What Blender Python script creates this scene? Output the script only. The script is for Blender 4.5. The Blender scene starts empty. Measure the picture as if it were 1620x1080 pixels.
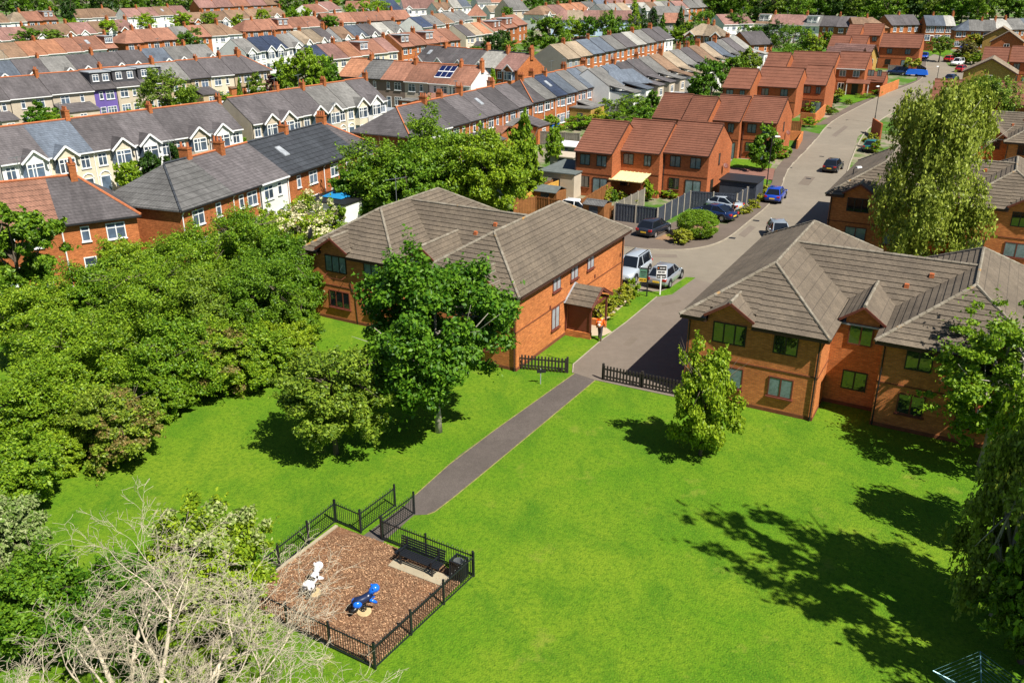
import bpy, bmesh, math, random
import numpy as np
from mathutils import Vector, Matrix, noise as mnoise

S = bpy.context.scene
COL = S.collection
RND = random.Random(11)

# ---------------------------------------------------------------- camera, sky, sun, exposure
F, TH, CH = 1369.9, 0.392536, 21.18          # focal length in photo pixels, downward pitch, height above the lawn
cT, sT = math.cos(TH), math.sin(TH)
cam = bpy.data.cameras.new('camera')
cam.sensor_width = 36; cam.lens = F / 1620 * 36; cam.clip_start = .5; cam.clip_end = 4000
camo = bpy.data.objects.new('camera', cam); COL.objects.link(camo)
camo.location = (0, 0, CH); camo.rotation_euler = (math.pi / 2 - TH, 0, 0)
S.camera = camo
SUN_AZ, SUN_EL = math.radians(136), math.radians(53)
W = bpy.data.worlds.new('World'); S.world = W; W.use_nodes = True
wn = W.node_tree.nodes; sky = wn.new('ShaderNodeTexSky')
sky.sky_type = 'NISHITA'; sky.sun_disc = False; sky.sun_elevation = SUN_EL; sky.sun_rotation = SUN_AZ
sky.altitude = 100; sky.air_density = 1.0; sky.dust_density = .35; sky.ozone_density = 3.0
W.node_tree.links.new(sky.outputs[0], wn['Background'].inputs[0]); wn['Background'].inputs[1].default_value = .05
sv = Vector((math.sin(SUN_AZ) * math.cos(SUN_EL), math.cos(SUN_AZ) * math.cos(SUN_EL), math.sin(SUN_EL)))
sl = bpy.data.lights.new('sun', 'SUN'); sl.energy = 5.0; sl.angle = math.radians(.5); sl.color = (1, .95, .86)
so = bpy.data.objects.new('sun', sl); COL.objects.link(so); so.rotation_euler = sv.to_track_quat('Z', 'Y').to_euler()
so.location = (60, -60, 80)
S.view_settings.view_transform = 'Standard'; S.view_settings.look = 'None'; S.view_settings.gamma = 1
S.view_settings.exposure = .78
S.cycles.max_bounces = 6; S.cycles.transparent_max_bounces = 8
S.cycles.use_adaptive_sampling = True

# ---------------------------------------------------------------- terrain and picture <-> ground helpers
YR = [-300, -60, 0, 60, 90, 100, 105, 110, 115, 120, 125, 130, 140, 150, 170, 200, 240, 290, 350, 420, 520, 700, 1000, 1600]
def _t(y): return .032 * (math.sqrt((y - 118) ** 2 + 120) + (y - 118)) / 2 if y > 60 else 0
ZR = [_t(y) for y in YR]
def tz(y): return float(np.interp(y, YR, ZR))
def ray(px, py):
    dx, dv = (px - 810) / F, -(py - 540) / F
    return Vector((dx, cT + dv * sT, -sT + dv * cT))
def G(px, py, h=0.0):
    d = ray(px, py); a, b = 1.0, 3000.0
    for _ in range(60):
        t = (a + b) / 2
        if CH + t * d.z - tz(t * d.y) - h > 0: a = t
        else: b = t
    return Vector((d.x * a, d.y * a, CH + a * d.z))
def HT(B, ty):
    a = (540 - ty) / F
    return B.y * (a * cT - sT) / (cT + a * sT) + CH - B.z
def depth(B): return B.y * cT - (B.z - CH) * sT
PH = .5103
PD = Vector((math.sin(PH), math.cos(PH), 0)); QD = Vector((math.cos(PH), -math.sin(PH), 0))
def PQ(p, q, z=0.0):
    v = PD * p + QD * q; v.z = tz(v.y) + z; return v
def toPQ(v): return v.dot(PD), v.dot(QD)

# ---------------------------------------------------------------- object helpers
def put(o, parent=None):
    COL.objects.link(o)
    if parent is not None: o.parent = parent
    return o
def tag(o, label=None, cat=None, group=None, kind=None):
    if label: o['label'] = label
    if cat: o['category'] = cat
    if group: o['group'] = group
    if kind: o['kind'] = kind
    return o
def thing(name, loc, rz=0, label=None, cat=None, group=None):
    o = bpy.data.objects.new(name, None); o.empty_display_size = .3
    o.location = loc; o.rotation_euler = (0, 0, rz)
    return tag(put(o), label, cat, group)
def obj(name, me, parent=None, loc=(0, 0, 0), rz=0, sc=None):
    o = bpy.data.objects.new(name, me); o.location = loc; o.rotation_euler = (0, 0, rz)
    if sc: o.scale = sc
    return put(o, parent)
def copy_tree(o, parent=None):
    c = o.copy(); COL.objects.link(c); c.parent = parent
    for ch in list(o.children): copy_tree(ch, c)
    return c

class MB:
    def __init__(s): s.v = []; s.f = []; s.m = []
    def poly(s, pts, m=0):
        b = len(s.v); s.v += [tuple(p) for p in pts]; s.f.append(tuple(range(b, b + len(pts)))); s.m.append(m)
    def box(s, x0, x1, y0, y1, z0, z1, m=0):
        s.hexa([(x0, y0, z0), (x1, y0, z0), (x1, y1, z0), (x0, y1, z0), (x0, y0, z1), (x1, y0, z1), (x1, y1, z1), (x0, y1, z1)], m)
    def hexa(s, p, m=0):
        b = len(s.v); s.v += [tuple(q) for q in p]
        for f in ((0, 3, 2, 1), (4, 5, 6, 7), (0, 1, 5, 4), (1, 2, 6, 5), (2, 3, 7, 6), (3, 0, 4, 7)):
            s.f.append(tuple(b + i for i in f)); s.m.append(m)
    def prism(s, pts, d, m=0):                     # closed solid: polygon pushed along d
        d = Vector(d); A = [Vector(p) for p in pts]; Bq = [p + d for p in A]; n = len(A)
        s.poly(A[::-1], m); s.poly(Bq, m)
        for i in range(n): s.poly([A[i], A[(i + 1) % n], Bq[(i + 1) % n], Bq[i]], m)
    def beam(s, a, b, w, h, m=0):
        a, b = Vector(a), Vector(b); d = (b - a).normalized()
        sd = d.cross(Vector((0, 0, 1)))
        if sd.length < 1e-4: sd = Vector((1, 0, 0))
        sd.normalize(); up = sd.cross(d)
        q = [(-w / 2, -h / 2), (w / 2, -h / 2), (w / 2, h / 2), (-w / 2, h / 2)]
        s.hexa([a + sd * x + up * y for x, y in q] + [b + sd * x + up * y for x, y in q], m)
    def tube(s, pts, rad, n=6, m=0, cap=True):
        pts = [Vector(p) for p in pts]; b = len(s.v); k = len(pts)
        if not hasattr(rad, '__len__'): rad = [rad] * k
        for i, p in enumerate(pts):
            d = (pts[min(i + 1, k - 1)] - pts[max(i - 1, 0)]).normalized()
            x = d.cross(Vector((.31, .22, .92)))
            if x.length < .05: x = d.cross(Vector((1, 0, 0)))
            x.normalize(); y = d.cross(x)
            for j in range(n):
                a = 2 * math.pi * j / n; s.v.append(tuple(p + (x * math.cos(a) + y * math.sin(a)) * rad[i]))
        for i in range(k - 1):
            for j in range(n):
                s.f.append((b + i * n + j, b + i * n + (j + 1) % n, b + (i + 1) * n + (j + 1) % n, b + (i + 1) * n + j)); s.m.append(m)
        if cap:
            s.f.append(tuple(b + j for j in range(n))[::-1]); s.m.append(m)
            s.f.append(tuple(b + (k - 1) * n + j for j in range(n))); s.m.append(m)
    def lathe(s, prof, n=12, m=0, c=(0, 0, 0)):
        b = len(s.v)
        for r, z in prof:
            for j in range(n):
                a = 2 * math.pi * j / n; s.v.append((c[0] + r * math.cos(a), c[1] + r * math.sin(a), c[2] + z))
        for i in range(len(prof) - 1):
            for j in range(n):
                s.f.append((b + i * n + j, b + i * n + (j + 1) % n, b + (i + 1) * n + (j + 1) % n, b + (i + 1) * n + j)); s.m.append(m)
    def mesh(s, name, mats, smooth=False):
        me = bpy.data.meshes.new(name); me.from_pydata(s.v, [], s.f)
        for q in (mats if isinstance(mats, (list, tuple)) else [mats]): me.materials.append(q)
        me.polygons.foreach_set('material_index', s.m)
        if smooth: me.polygons.foreach_set('use_smooth', [True] * len(s.f))
        me.update(); return me

def clip(poly, n, lo=None, hi=None):
    n = Vector(n)
    for sgn, lim in ((1, lo), (-1, hi)):
        if lim is None: continue
        out = []
        for i in range(len(poly)):
            a, b = poly[i], poly[(i + 1) % len(poly)]
            da, db = sgn * (a.dot(n) - lim), sgn * (b.dot(n) - lim)
            if da >= -1e-9: out.append(a)
            if (da > 1e-9 and db < -1e-9) or (da < -1e-9 and db > 1e-9): out.append(a.lerp(b, da / (da - db)))
        poly = out
        if len(poly) < 3: return []
    return poly

def slope(mb, pts, course=.38, lift=.04, m=0, mr=1):      # a roof slope laid in real overlapping tile courses
    P = [Vector(p) for p in pts]
    n = (P[1] - P[0]).cross(P[2] - P[0]).normalized()
    if n.z < 0: n = -n; P = P[::-1]
    up = (Vector((0, 0, 1)) - n * n.z).normalized()
    t0 = min(p.dot(up) for p in P); t1 = max(p.dot(up) for p in P)
    k = max(1, round((t1 - t0) / course)); c = (t1 - t0) / k
    for i in range(k):
        a, b = t0 + i * c, t0 + (i + 1) * c
        q = clip(P, up, a, b)
        if len(q) < 3: continue
        r = [p + n * (lift * (1 - (p.dot(up) - a) / c) + .006) for p in q]
        mb.poly(r, m)
        low = [p for p in q if p.dot(up) < a + 1e-4]
        if len(low) >= 2:
            s0 = max(((x - y).length, ii, jj) for ii, x in enumerate(low) for jj, y in enumerate(low))
            x, y = low[s0[1]], low[s0[2]]
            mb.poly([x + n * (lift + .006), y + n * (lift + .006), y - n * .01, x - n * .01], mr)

# ---------------------------------------------------------------- materials
def N(nt, t, **kw):
    n = nt.nodes.new(t)
    for k, v in kw.items():
        if k in n.inputs.keys() if isinstance(k, str) else False: n.inputs[k].default_value = v
        else: setattr(n, k, v)
    return n
def mat(name, col, rough=.85, spec=.3, metal=0, noise=(), brick=None, bump=0, bscale=40, rnd=0, coord='Object', coat=0, emit=0, ior=0):
    """noise: list of (scale, low, high) multipliers; brick: (width, height, mortar, col2, mortarcol)"""
    m = bpy.data.materials.new(name); m.use_nodes = True; nt = m.node_tree; L = nt.links.new
    bs = nt.nodes['Principled BSDF']; bs.inputs['Roughness'].default_value = rough
    bs.inputs['Specular IOR Level'].default_value = spec; bs.inputs['Metallic'].default_value = metal
    if coat: bs.inputs['Coat Weight'].default_value = coat; bs.inputs['Coat Roughness'].default_value = .05
    if ior: bs.inputs['IOR'].default_value = ior
    tc = nt.nodes.new('ShaderNodeTexCoord'); vec = tc.outputs[coord]
    rgb = nt.nodes.new('ShaderNodeRGB'); rgb.outputs[0].default_value = (*col, 1); out = rgb.outputs[0]
    if brick:
        w, h, mo, c2, mc = brick
        sx = nt.nodes.new('ShaderNodeSeparateXYZ'); L(vec, sx.inputs[0])
        ad = nt.nodes.new('ShaderNodeMath'); ad.operation = 'ADD'; L(sx.outputs[0], ad.inputs[0]); L(sx.outputs[1], ad.inputs[1])
        cb = nt.nodes.new('ShaderNodeCombineXYZ'); L(ad.outputs[0], cb.inputs[0]); L(sx.outputs[2], cb.inputs[1])
        bt = nt.nodes.new('ShaderNodeTexBrick'); L(cb.outputs[0], bt.inputs['Vector'])
        bt.inputs['Scale'].default_value = 1; bt.inputs['Brick Width'].default_value = w; bt.inputs['Row Height'].default_value = h
        bt.inputs['Mortar Size'].default_value = mo; bt.inputs['Color1'].default_value = (*col, 1); bt.inputs['Color2'].default_value = (*c2, 1)
        bt.inputs['Mortar'].default_value = (*mc, 1); bt.inputs['Bias'].default_value = 0; out = bt.outputs['Color']
    oi = nt.nodes.new('ShaderNodeObjectInfo')
    for sc, lo, hi in noise:
        tx = nt.nodes.new('ShaderNodeTexNoise'); tx.inputs['Detail'].default_value = 5
        st = sc if isinstance(sc, tuple) else (sc, sc, sc); tx.inputs['Scale'].default_value = 1
        tx.inputs['Roughness'].default_value = .65
        va = nt.nodes.new('ShaderNodeVectorMath'); va.operation = 'ADD'; L(vec, va.inputs[0])
        mu = nt.nodes.new('ShaderNodeMath'); mu.operation = 'MULTIPLY'; mu.inputs[1].default_value = 57 if rnd else 0
        L(oi.outputs['Random'], mu.inputs[0]); L(mu.outputs[0], va.inputs[1]); vm = nt.nodes.new('ShaderNodeVectorMath'); vm.operation = 'MULTIPLY'; vm.inputs[1].default_value = st; L(va.outputs[0], vm.inputs[0]); L(vm.outputs[0], tx.inputs['Vector'])
        mr = nt.nodes.new('ShaderNodeMapRange'); mr.inputs['From Min'].default_value = .3; mr.inputs['From Max'].default_value = .7
        mr.inputs['To Min'].default_value = lo; mr.inputs['To Max'].default_value = hi; L(tx.outputs['Fac'], mr.inputs['Value'])
        mx = nt.nodes.new('ShaderNodeVectorMath'); mx.operation = 'SCALE'; L(out, mx.inputs[0]); L(mr.outputs[0], mx.inputs['Scale']); out = mx.outputs[0]
    if rnd:
        mr = nt.nodes.new('ShaderNodeMapRange'); mr.inputs['To Min'].default_value = 1 - rnd; mr.inputs['To Max'].default_value = 1 + rnd
        L(oi.outputs['Random'], mr.inputs['Value'])
        mx = nt.nodes.new('ShaderNodeVectorMath'); mx.operation = 'SCALE'; L(out, mx.inputs[0]); L(mr.outputs[0], mx.inputs['Scale']); out = mx.outputs[0]
    L(out, bs.inputs['Base Color'])
    if bump:
        tx = nt.nodes.new('ShaderNodeTexNoise'); tx.inputs['Scale'].default_value = bscale; tx.inputs['Detail'].default_value = 4; L(vec, tx.inputs['Vector'])
        bp = nt.nodes.new('ShaderNodeBump'); bp.inputs['Strength'].default_value = bump; bp.inputs['Distance'].default_value = .05
        L(tx.outputs['Fac'], bp.inputs['Height']); L(bp.outputs[0], bs.inputs['Normal'])
    if emit:
        bs.inputs['Emission Color'].default_value = (*col, 1); bs.inputs['Emission Strength'].default_value = emit
    return m

def leafmat(name, c1, c2, trans=.32, hue=.022):
    m = bpy.data.materials.new(name); m.use_nodes = True; nt = m.node_tree; L = nt.links.new
    bs = nt.nodes['Principled BSDF']; bs.inputs['Roughness'].default_value = .48; bs.inputs['Specular IOR Level'].default_value = .28
    at = nt.nodes.new('ShaderNodeAttribute'); at.attribute_name = 'leafv'
    mx = nt.nodes.new('ShaderNodeMix'); mx.data_type = 'RGBA'; mx.inputs[6].default_value = (*c1, 1); mx.inputs[7].default_value = (*c2, 1)
    L(at.outputs['Fac'], mx.inputs[0])
    oi = nt.nodes.new('ShaderNodeObjectInfo'); mr = nt.nodes.new('ShaderNodeMapRange')
    mr.inputs['To Min'].default_value = .5 - hue / 2; mr.inputs['To Max'].default_value = .5 + hue / 2; L(oi.outputs['Random'], mr.inputs['Value'])
    hs = nt.nodes.new('ShaderNodeHueSaturation'); L(mr.outputs[0], hs.inputs['Hue']); L(mx.outputs[2], hs.inputs['Color'])
    m2 = nt.nodes.new('ShaderNodeMapRange'); m2.inputs['To Min'].default_value = 1.12; m2.inputs['To Max'].default_value = .88; L(oi.outputs['Random'], m2.inputs['Value'])
    L(m2.outputs[0], hs.inputs['Value']); L(hs.outputs[0], bs.inputs['Base Color'])
    tr = nt.nodes.new('ShaderNodeBsdfTranslucent'); L(hs.outputs[0], tr.inputs['Color'])
    ms = nt.nodes.new('ShaderNodeMixShader'); ms.inputs[0].default_value = trans
    L(bs.outputs[0], ms.inputs[1]); L(tr.outputs[0], ms.inputs[2]); L(ms.outputs[0], nt.nodes['Material Output'].inputs[0])
    return m

def groundmat(name, cols, scales, rough=.95, bump=.3, bscale=60):
    """blend of colours by noise at several scales"""
    m = bpy.data.materials.new(name); m.use_nodes = True; nt = m.node_tree; L = nt.links.new
    bs = nt.nodes['Principled BSDF']; bs.inputs['Roughness'].default_value = rough; bs.inputs['Specular IOR Level'].default_value = .15
    tc = nt.nodes.new('ShaderNodeTexCoord'); vec = tc.outputs['Object']
    rgb = nt.nodes.new('ShaderNodeRGB'); rgb.outputs[0].default_value = (*cols[0], 1); out = rgb.outputs[0]
    for c, (sc, lo, hi, st) in zip(cols[1:], scales):
        mp = nt.nodes.new('ShaderNodeMapping'); mp.inputs['Scale'].default_value = st; mp.inputs['Rotation'].default_value = (0, 0, PH); L(vec, mp.inputs[0])
        tx = nt.nodes.new('ShaderNodeTexNoise'); tx.inputs['Scale'].default_value = sc; tx.inputs['Detail'].default_value = 6; tx.inputs['Roughness'].default_value = .7
        L(mp.outputs[0], tx.inputs['Vector'])
        mr = nt.nodes.new('ShaderNodeMapRange'); mr.inputs['From Min'].default_value = lo; mr.inputs['From Max'].default_value = hi; L(tx.outputs['Fac'], mr.inputs['Value'])
        mx = nt.nodes.new('ShaderNodeMix'); mx.data_type = 'RGBA'; L(mr.outputs[0], mx.inputs[0]); L(out, mx.inputs[6]); mx.inputs[7].default_value = (*c, 1); out = mx.outputs[2]
    L(out, bs.inputs['Base Color'])
    tx = nt.nodes.new('ShaderNodeTexNoise'); tx.inputs['Scale'].default_value = bscale; tx.inputs['Detail'].default_value = 5; L(vec, tx.inputs['Vector'])
    bp = nt.nodes.new('ShaderNodeBump'); bp.inputs['Strength'].default_value = bump; bp.inputs['Distance'].default_value = .06
    L(tx.outputs['Fac'], bp.inputs['Height']); L(bp.outputs[0], bs.inputs['Normal'])
    return m

M = {}
def brickm(k, c, c2=None, mc=None, **kw):
    c2 = c2 or tuple(x * .70 for x in c); mc = mc or tuple(.5 * x for x in c)
    M[k] = mat(k, c, .9, .15, noise=[(.35, .82, 1.14), (5, .84, 1.16), ((2.2, 2.2, 12), .72, 1.24)], brick=(.225, .078, .012, c2, mc), bump=.15, bscale=25, **kw)
brickm('brick_orange', (.60, .20, .056), (.47, .142, .04), (.34, .15, .065))
brickm('brick_red', (.46, .125, .042), (.36, .09, .03), (.26, .12, .06))
brickm('brick_yellow', (.52, .32, .09))
brickm('brick_terrace', (.50, .17, .06), rnd=.12)
M['brick_plinth'] = mat('brick_plinth', (.17, .06, .028), .9, .15, noise=[(3, .8, 1.2)])
M['roof_tile'] = mat('roof_tile', (.138, .110, .080), .9, .25, noise=[(.45, .8, 1.2), (3, .86, 1.14), (22, .65, 1.35)], brick=(.33, .33, .008, (.116, .093, .069), (.072, .058, .044)), bump=.35, bscale=18)
M['tile_gap_shade'] = mat('tile_gap_shade', (.035, .03, .027), .95, .1)  # course risers: shade of the gap under each tile, put in as dark colour

M['lichen'] = mat('lichen', (.42, .2, .04), .95, .1, noise=[(9, .6, 1.2)])
M['roof_red'] = mat('roof_red', (.158, .064, .040), .9, .2, noise=[(.5, .8, 1.18), (5, .85, 1.15)], rnd=.1)
M['red_gap_shade'] = mat('red_gap_shade', (.06, .022, .016), .95, .1)  # same painted gap shade for the risers of red and gabled roofs
def roofm(k, c, w=.3, h=.17, dk=.62):
    M[k] = mat(k, c, .85, .3, noise=[(.28, .72, 1.25), (2.5, .82, 1.18), ((3, .35, .35), .8, 1.2)], brick=(w, h, .02, tuple(x * .82 for x in c), tuple(x * dk for x in c)), rnd=.2)
roofm('roof_slate', (.098, .088, .09)); roofm('roof_blue', (.105, .125, .155)); roofm('roof_grey', (.16, .155, .145))
roofm('roof_black', (.05, .056, .066), .3, .3, .3); roofm('roof_conc', (.125, .122, .118), .3, .33, .4)
roofm('roof_orange', (.34, .155, .085), .3, .3); roofm('roof_rust', (.245, .115, .075), .3, .3, .7)
roofm('roof_brown', (.20, .125, .078), .3, .3, .7); roofm('roof_clay', (.21, .105, .07), .22, .30, .35)
roofm('roof_pink', (.22, .12, .1), .3, .3, .7); roofm('roof_tan', (.27, .21, .145), .3, .3, .8); roofm('roof_pale', (.3, .29, .26), .3, .3, .8)
roofm('roof_navy', (.035, .05, .09), .3, .3, .6)
def wallm(k, c): M[k] = mat(k, c, .92, .15, noise=[(.5, .86, 1.08), (7, .93, 1.06)], rnd=.05)
wallm('wall_white', (.72, .71, .68)); wallm('wall_cream', (.6, .53, .40)); wallm('wall_beige', (.46, .39, .30)); wallm('wall_tan', (.40, .31, .2))
wallm('wall_grey', (.25, .235, .2)); wallm('wall_paleblue', (.4, .52, .66)); wallm('wall_brown', (.2, .15, .12)); wallm('wall_black', (.07, .068, .075)); wallm('wall_purple', (.13, .09, .3))
wallm('wall_pink', (.5, .16, .13))
M['pot'] = mat('chimney_pot', (.42, .14, .06), .9, .2, noise=[(6, .7, 1.2)])
M['white'] = mat('white_upvc', (.74, .74, .73), .45, .4)
M['fascia'] = mat('brown_fascia', (.055, .024, .016), .6, .3)
M['frame_dark'] = mat('frame_dark', (.022, .016, .013), .5, .4)
M['frame_red'] = mat('frame_red', (.13, .035, .022), .55, .35, noise=[(5, .8, 1.2)])
M['glass'] = mat('window_glass', (.012, .015, .018), .03, .6, ior=2.1)
M['glass_curtain'] = mat('glass_curtain', (.16, .22, .23), .06, .55, noise=[(1.2, .55, 1.3), (9, .8, 1.15)])
M['glass_blind'] = mat('glass_blind', (.34, .36, .38), .08, .5, noise=[(2, .6, 1.2)])
M['glass_far'] = mat('glass_far', (.05, .07, .10), .1, .6, noise=[(.7, .5, 2.0)], rnd=.4)
M['lead'] = mat('lead', (.30, .32, .34), .5, .4, noise=[(3, .8, 1.15)])
M['black_metal'] = mat('black_metal', (.012, .014, .018), .4, .5)
M['grey_metal'] = mat('grey_metal', (.25, .27, .28), .4, .5, metal=.6)
M['green_metal'] = mat('airer_metal', (.10, .22, .25), .35, .5, metal=.3)
M['white_paint'] = mat('white_paint', (.78, .78, .76), .5, .4)
M['tarmac'] = mat('road_tarmac', (.205, .175, .135), .92, .2, noise=[(.12, .9, 1.08), (1.1, .93, 1.06), (30, .88, 1.1)], bump=.2, bscale=60)
M['drive_tarmac'] = mat('drive_tarmac', (.165, .135, .108), .92, .2, noise=[(.2, .88, 1.1), (2, .92, 1.07), (40, .85, 1.12)], bump=.25, bscale=60)
M['path_tarmac'] = mat('path_tarmac', (.098, .082, .072), .95, .2, noise=[(.4, .86, 1.12), (3, .9, 1.1), (28, .72, 1.32)], bump=.4, bscale=45)
M['pavement'] = mat('pavement_tarmac', (.128, .1, .08), .95, .2, noise=[(.3, .85, 1.12), (30, .85, 1.12)], bump=.2, bscale=60)
M['kerb'] = mat('kerb_stone', (.32, .28, .215), .9, .2, noise=[(1.5, .8, 1.15)])
M['slabs'] = mat('paving_slabs', (.42, .34, .24), .9, .2, noise=[(1.2, .88, 1.1), (20, .9, 1.08)])
M['concrete'] = mat('concrete', (.34, .29, .2), .9, .2, noise=[(1.5, .85, 1.1), (25, .9, 1.1)])
M['blockpave'] = mat('block_paving', (.2, .1, .075), .9, .2, noise=[(1.5, .85, 1.15), (20, .85, 1.15)])
M['drygrass'] = mat('dry_grass_edge', (.24, .22, .07), .95, .1, noise=[(3, .6, 1.3)])
M['patch'] = mat('tarmac_patch', (.148, .120, .094), .95, .2, noise=[(2, .9, 1.1), (30, .85, 1.15)])
M['soil'] = mat('bare_soil', (.25, .15, .085), .95, .1, noise=[(2, .7, 1.2)])
M['ridge_tile'] = groundmat('ridge_tile', [(.17, .145, .11), (.27, .24, .19), (.42, .21, .04)], [(2.2, .42, .62, (1, 1, 1)), (.8, .60, .68, (1, 1, 1))])
M['lawn'] = groundmat('lawn_grass', [(.082, .188, .006), (.145, .228, .011), (.056, .148, .006), (.038, .108, .004), (.16, .245, .013), (.20, .23, .03)],
    [(.14, .40, .62, (1, 1, 1)), (.5, .47, .68, (1, .6, 1)), (5, .45, .72, (1, 1, 1)), (13, .52, .74, (1.6, .7, 1)), (.4, .60, .78, (1, 1, 1))], bump=1.0, bscale=14)
M['ground'] = groundmat('garden_ground', [(.06, .14, .012), (.24, .2, .15), (.045, .10, .012), (.32, .28, .22)],
    [(.10, .46, .56, (1, 1, 1)), (.3, .5, .66, (1, 1, 1)), (.22, .62, .70, (1, 1, 1))], bump=.5, bscale=8)
M['chip'] = groundmat('wood_chip', [(.17, .085, .045), (.32, .19, .11), (.085, .04, .022), (.26, .125, .06)],
    [(16, .46, .6, (1, 1, 1)), (11, .5, .64, (1, 1, 1)), (1.1, .5, .7, (1, 1, 1))], bump=1, bscale=30)
M['chipbit'] = mat('wood_chip_bits', (.36, .215, .12), .9, .2, noise=[(7, .35, 1.55)])
M['bark'] = mat('bark', (.12, .095, .07), .95, .1, noise=[(5, .6, 1.4)])
M['bark_pale'] = mat('bark_pale', (.40, .36, .30), .9, .1, noise=[(3, .55, 1.2)])
M['deadwood'] = mat('dead_wood', (.50, .43, .32), .9, .1, noise=[(2.5, .6, 1.25)])
M['deadtip'] = mat('dead_twigs', (.40, .28, .12), .9, .1, noise=[(2.5, .7, 1.25)])
M['fence_wood'] = mat('fence_wood', (.24, .10, .035), .9, .15, noise=[(2, .75, 1.2), (9, .8, 1.15)])
M['fence_yellow'] = mat('fence_new_wood', (.56, .32, .065), .85, .2, noise=[(2, .85, 1.12)])
M['fence_dark'] = mat('fence_dark', (.052, .06, .078), .85, .2, noise=[(1.5, .8, 1.2), (8, .8, 1.15)])
M['fence_grey'] = mat('fence_grey', (.2, .18, .15), .9, .15, noise=[(1.5, .8, 1.2), (8, .8, 1.15)])
M['post_conc'] = mat('concrete_post', (.42, .37, .29), .9, .2, noise=[(3, .8, 1.1)])
M['picket'] = mat('picket_wood', (.032, .026, .022), .85, .2, noise=[(3, .7, 1.3)])
M['rubber'] = mat('tyre_rubber', (.012, .012, .013), .8, .2)
M['alloy'] = mat('alloy_wheel', (.5, .5, .52), .3, .5, metal=.7)
M['lamp_clear'] = mat('headlamp', (.7, .72, .75), .1, .6)
M['lamp_red'] = mat('tail_lamp', (.42, .012, .012), .15, .6)
M['plate_yellow'] = mat('plate_yellow', (.75, .48, .03), .5, .3)
M['plate_white'] = mat('plate_white', (.75, .75, .72), .5, .3)
M['carglass'] = mat('car_glass', (.008, .010, .014), .02, .7)
M['trim_black'] = mat('trim_black', (.015, .015, .016), .5, .4)
M['plastic_white'] = mat('plastic_white', (.78, .78, .8), .3, .5)
M['plastic_blue'] = mat('plastic_blue', (.01, .13, .62), .25, .5)
M['plastic_navy'] = mat('plastic_navy', (.012, .02, .06), .3, .5)
M['plastic_black'] = mat('plastic_black', (.012, .012, .013), .35, .5)
M['sand_disc'] = mat('concrete_disc', (.48, .36, .19), .9, .2, noise=[(6, .85, 1.1)])
M['felt_green'] = mat('roof_felt', (.11, .125, .12), .95, .15, noise=[(1.5, .8, 1.2)])
M['canopy_yellow'] = mat('canopy_yellow', (.72, .6, .3), .6, .3, noise=[(2, .9, 1.05)])
M['solar'] = mat('solar_cell', (.008, .013, .06), .12, .6)
M['skylight_blue'] = mat('lantern_glass', (.02, .2, .42), .05, .6)
M['tarp_blue'] = mat('tarp_blue', (.01, .1, .5), .5, .3)
M['skin'] = mat('skin', (.5, .27, .18), .6, .3); M['hair'] = mat('hair', (.05, .025, .015), .7, .2)
M['hivis'] = mat('hivis_orange', (.85, .17, .02), .6, .2); M['hivis_y'] = mat('hivis_yellow', (.85, .5, .03), .6, .2)
M['reflect'] = mat('reflective_tape', (.75, .75, .72), .3, .5); M['cloth_black'] = mat('cloth_black', (.016, .016, .018), .85, .1)
M['cloth_grey'] = mat('cloth_grey', (.07, .065, .07), .85, .1); M['cloth_pale'] = mat('cloth_pale', (.45, .45, .5), .85, .1)
M['petal_cream'] = leafmat('petal_cream', (.55, .52, .26), (.62, .58, .36), .2)
M['leaf_mid'] = leafmat('leaf_mid', (.05, .128, .006), (.195, .335, .018))
M['leaf_bright'] = leafmat('leaf_bright', (.105, .205, .008), (.30, .42, .02))
M['leaf_hedge'] = leafmat('leaf_hedge', (.072, .165, .006), (.295, .43, .022))
M['leaf_dark'] = leafmat('leaf_dark', (.018, .055, .007), (.065, .13, .014))
M['leaf_rich'] = leafmat('leaf_rich', (.038, .118, .006), (.17, .315, .016))
M['leaf_birch'] = leafmat('leaf_birch', (.125, .175, .012), (.37, .43, .06))
M['leaf_lime'] = leafmat('leaf_lime', (.13, .25, .008), (.30, .46, .016))
M['leaf_copper'] = leafmat('leaf_copper', (.05, .018, .018), (.11, .03, .025))
M['leaf_brownish'] = leafmat('leaf_brownish', (.085, .115, .012), (.30, .22, .07))
M['leaf_olive'] = leafmat('leaf_olive', (.062, .13, .009), (.265, .37, .03))
M['leaf_silver'] = leafmat('leaf_silver', (.12, .22, .015), (.42, .46, .2))
M['leaf_yellow'] = leafmat('leaf_yellow', (.2, .25, .02), (.42, .42, .03))

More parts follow.
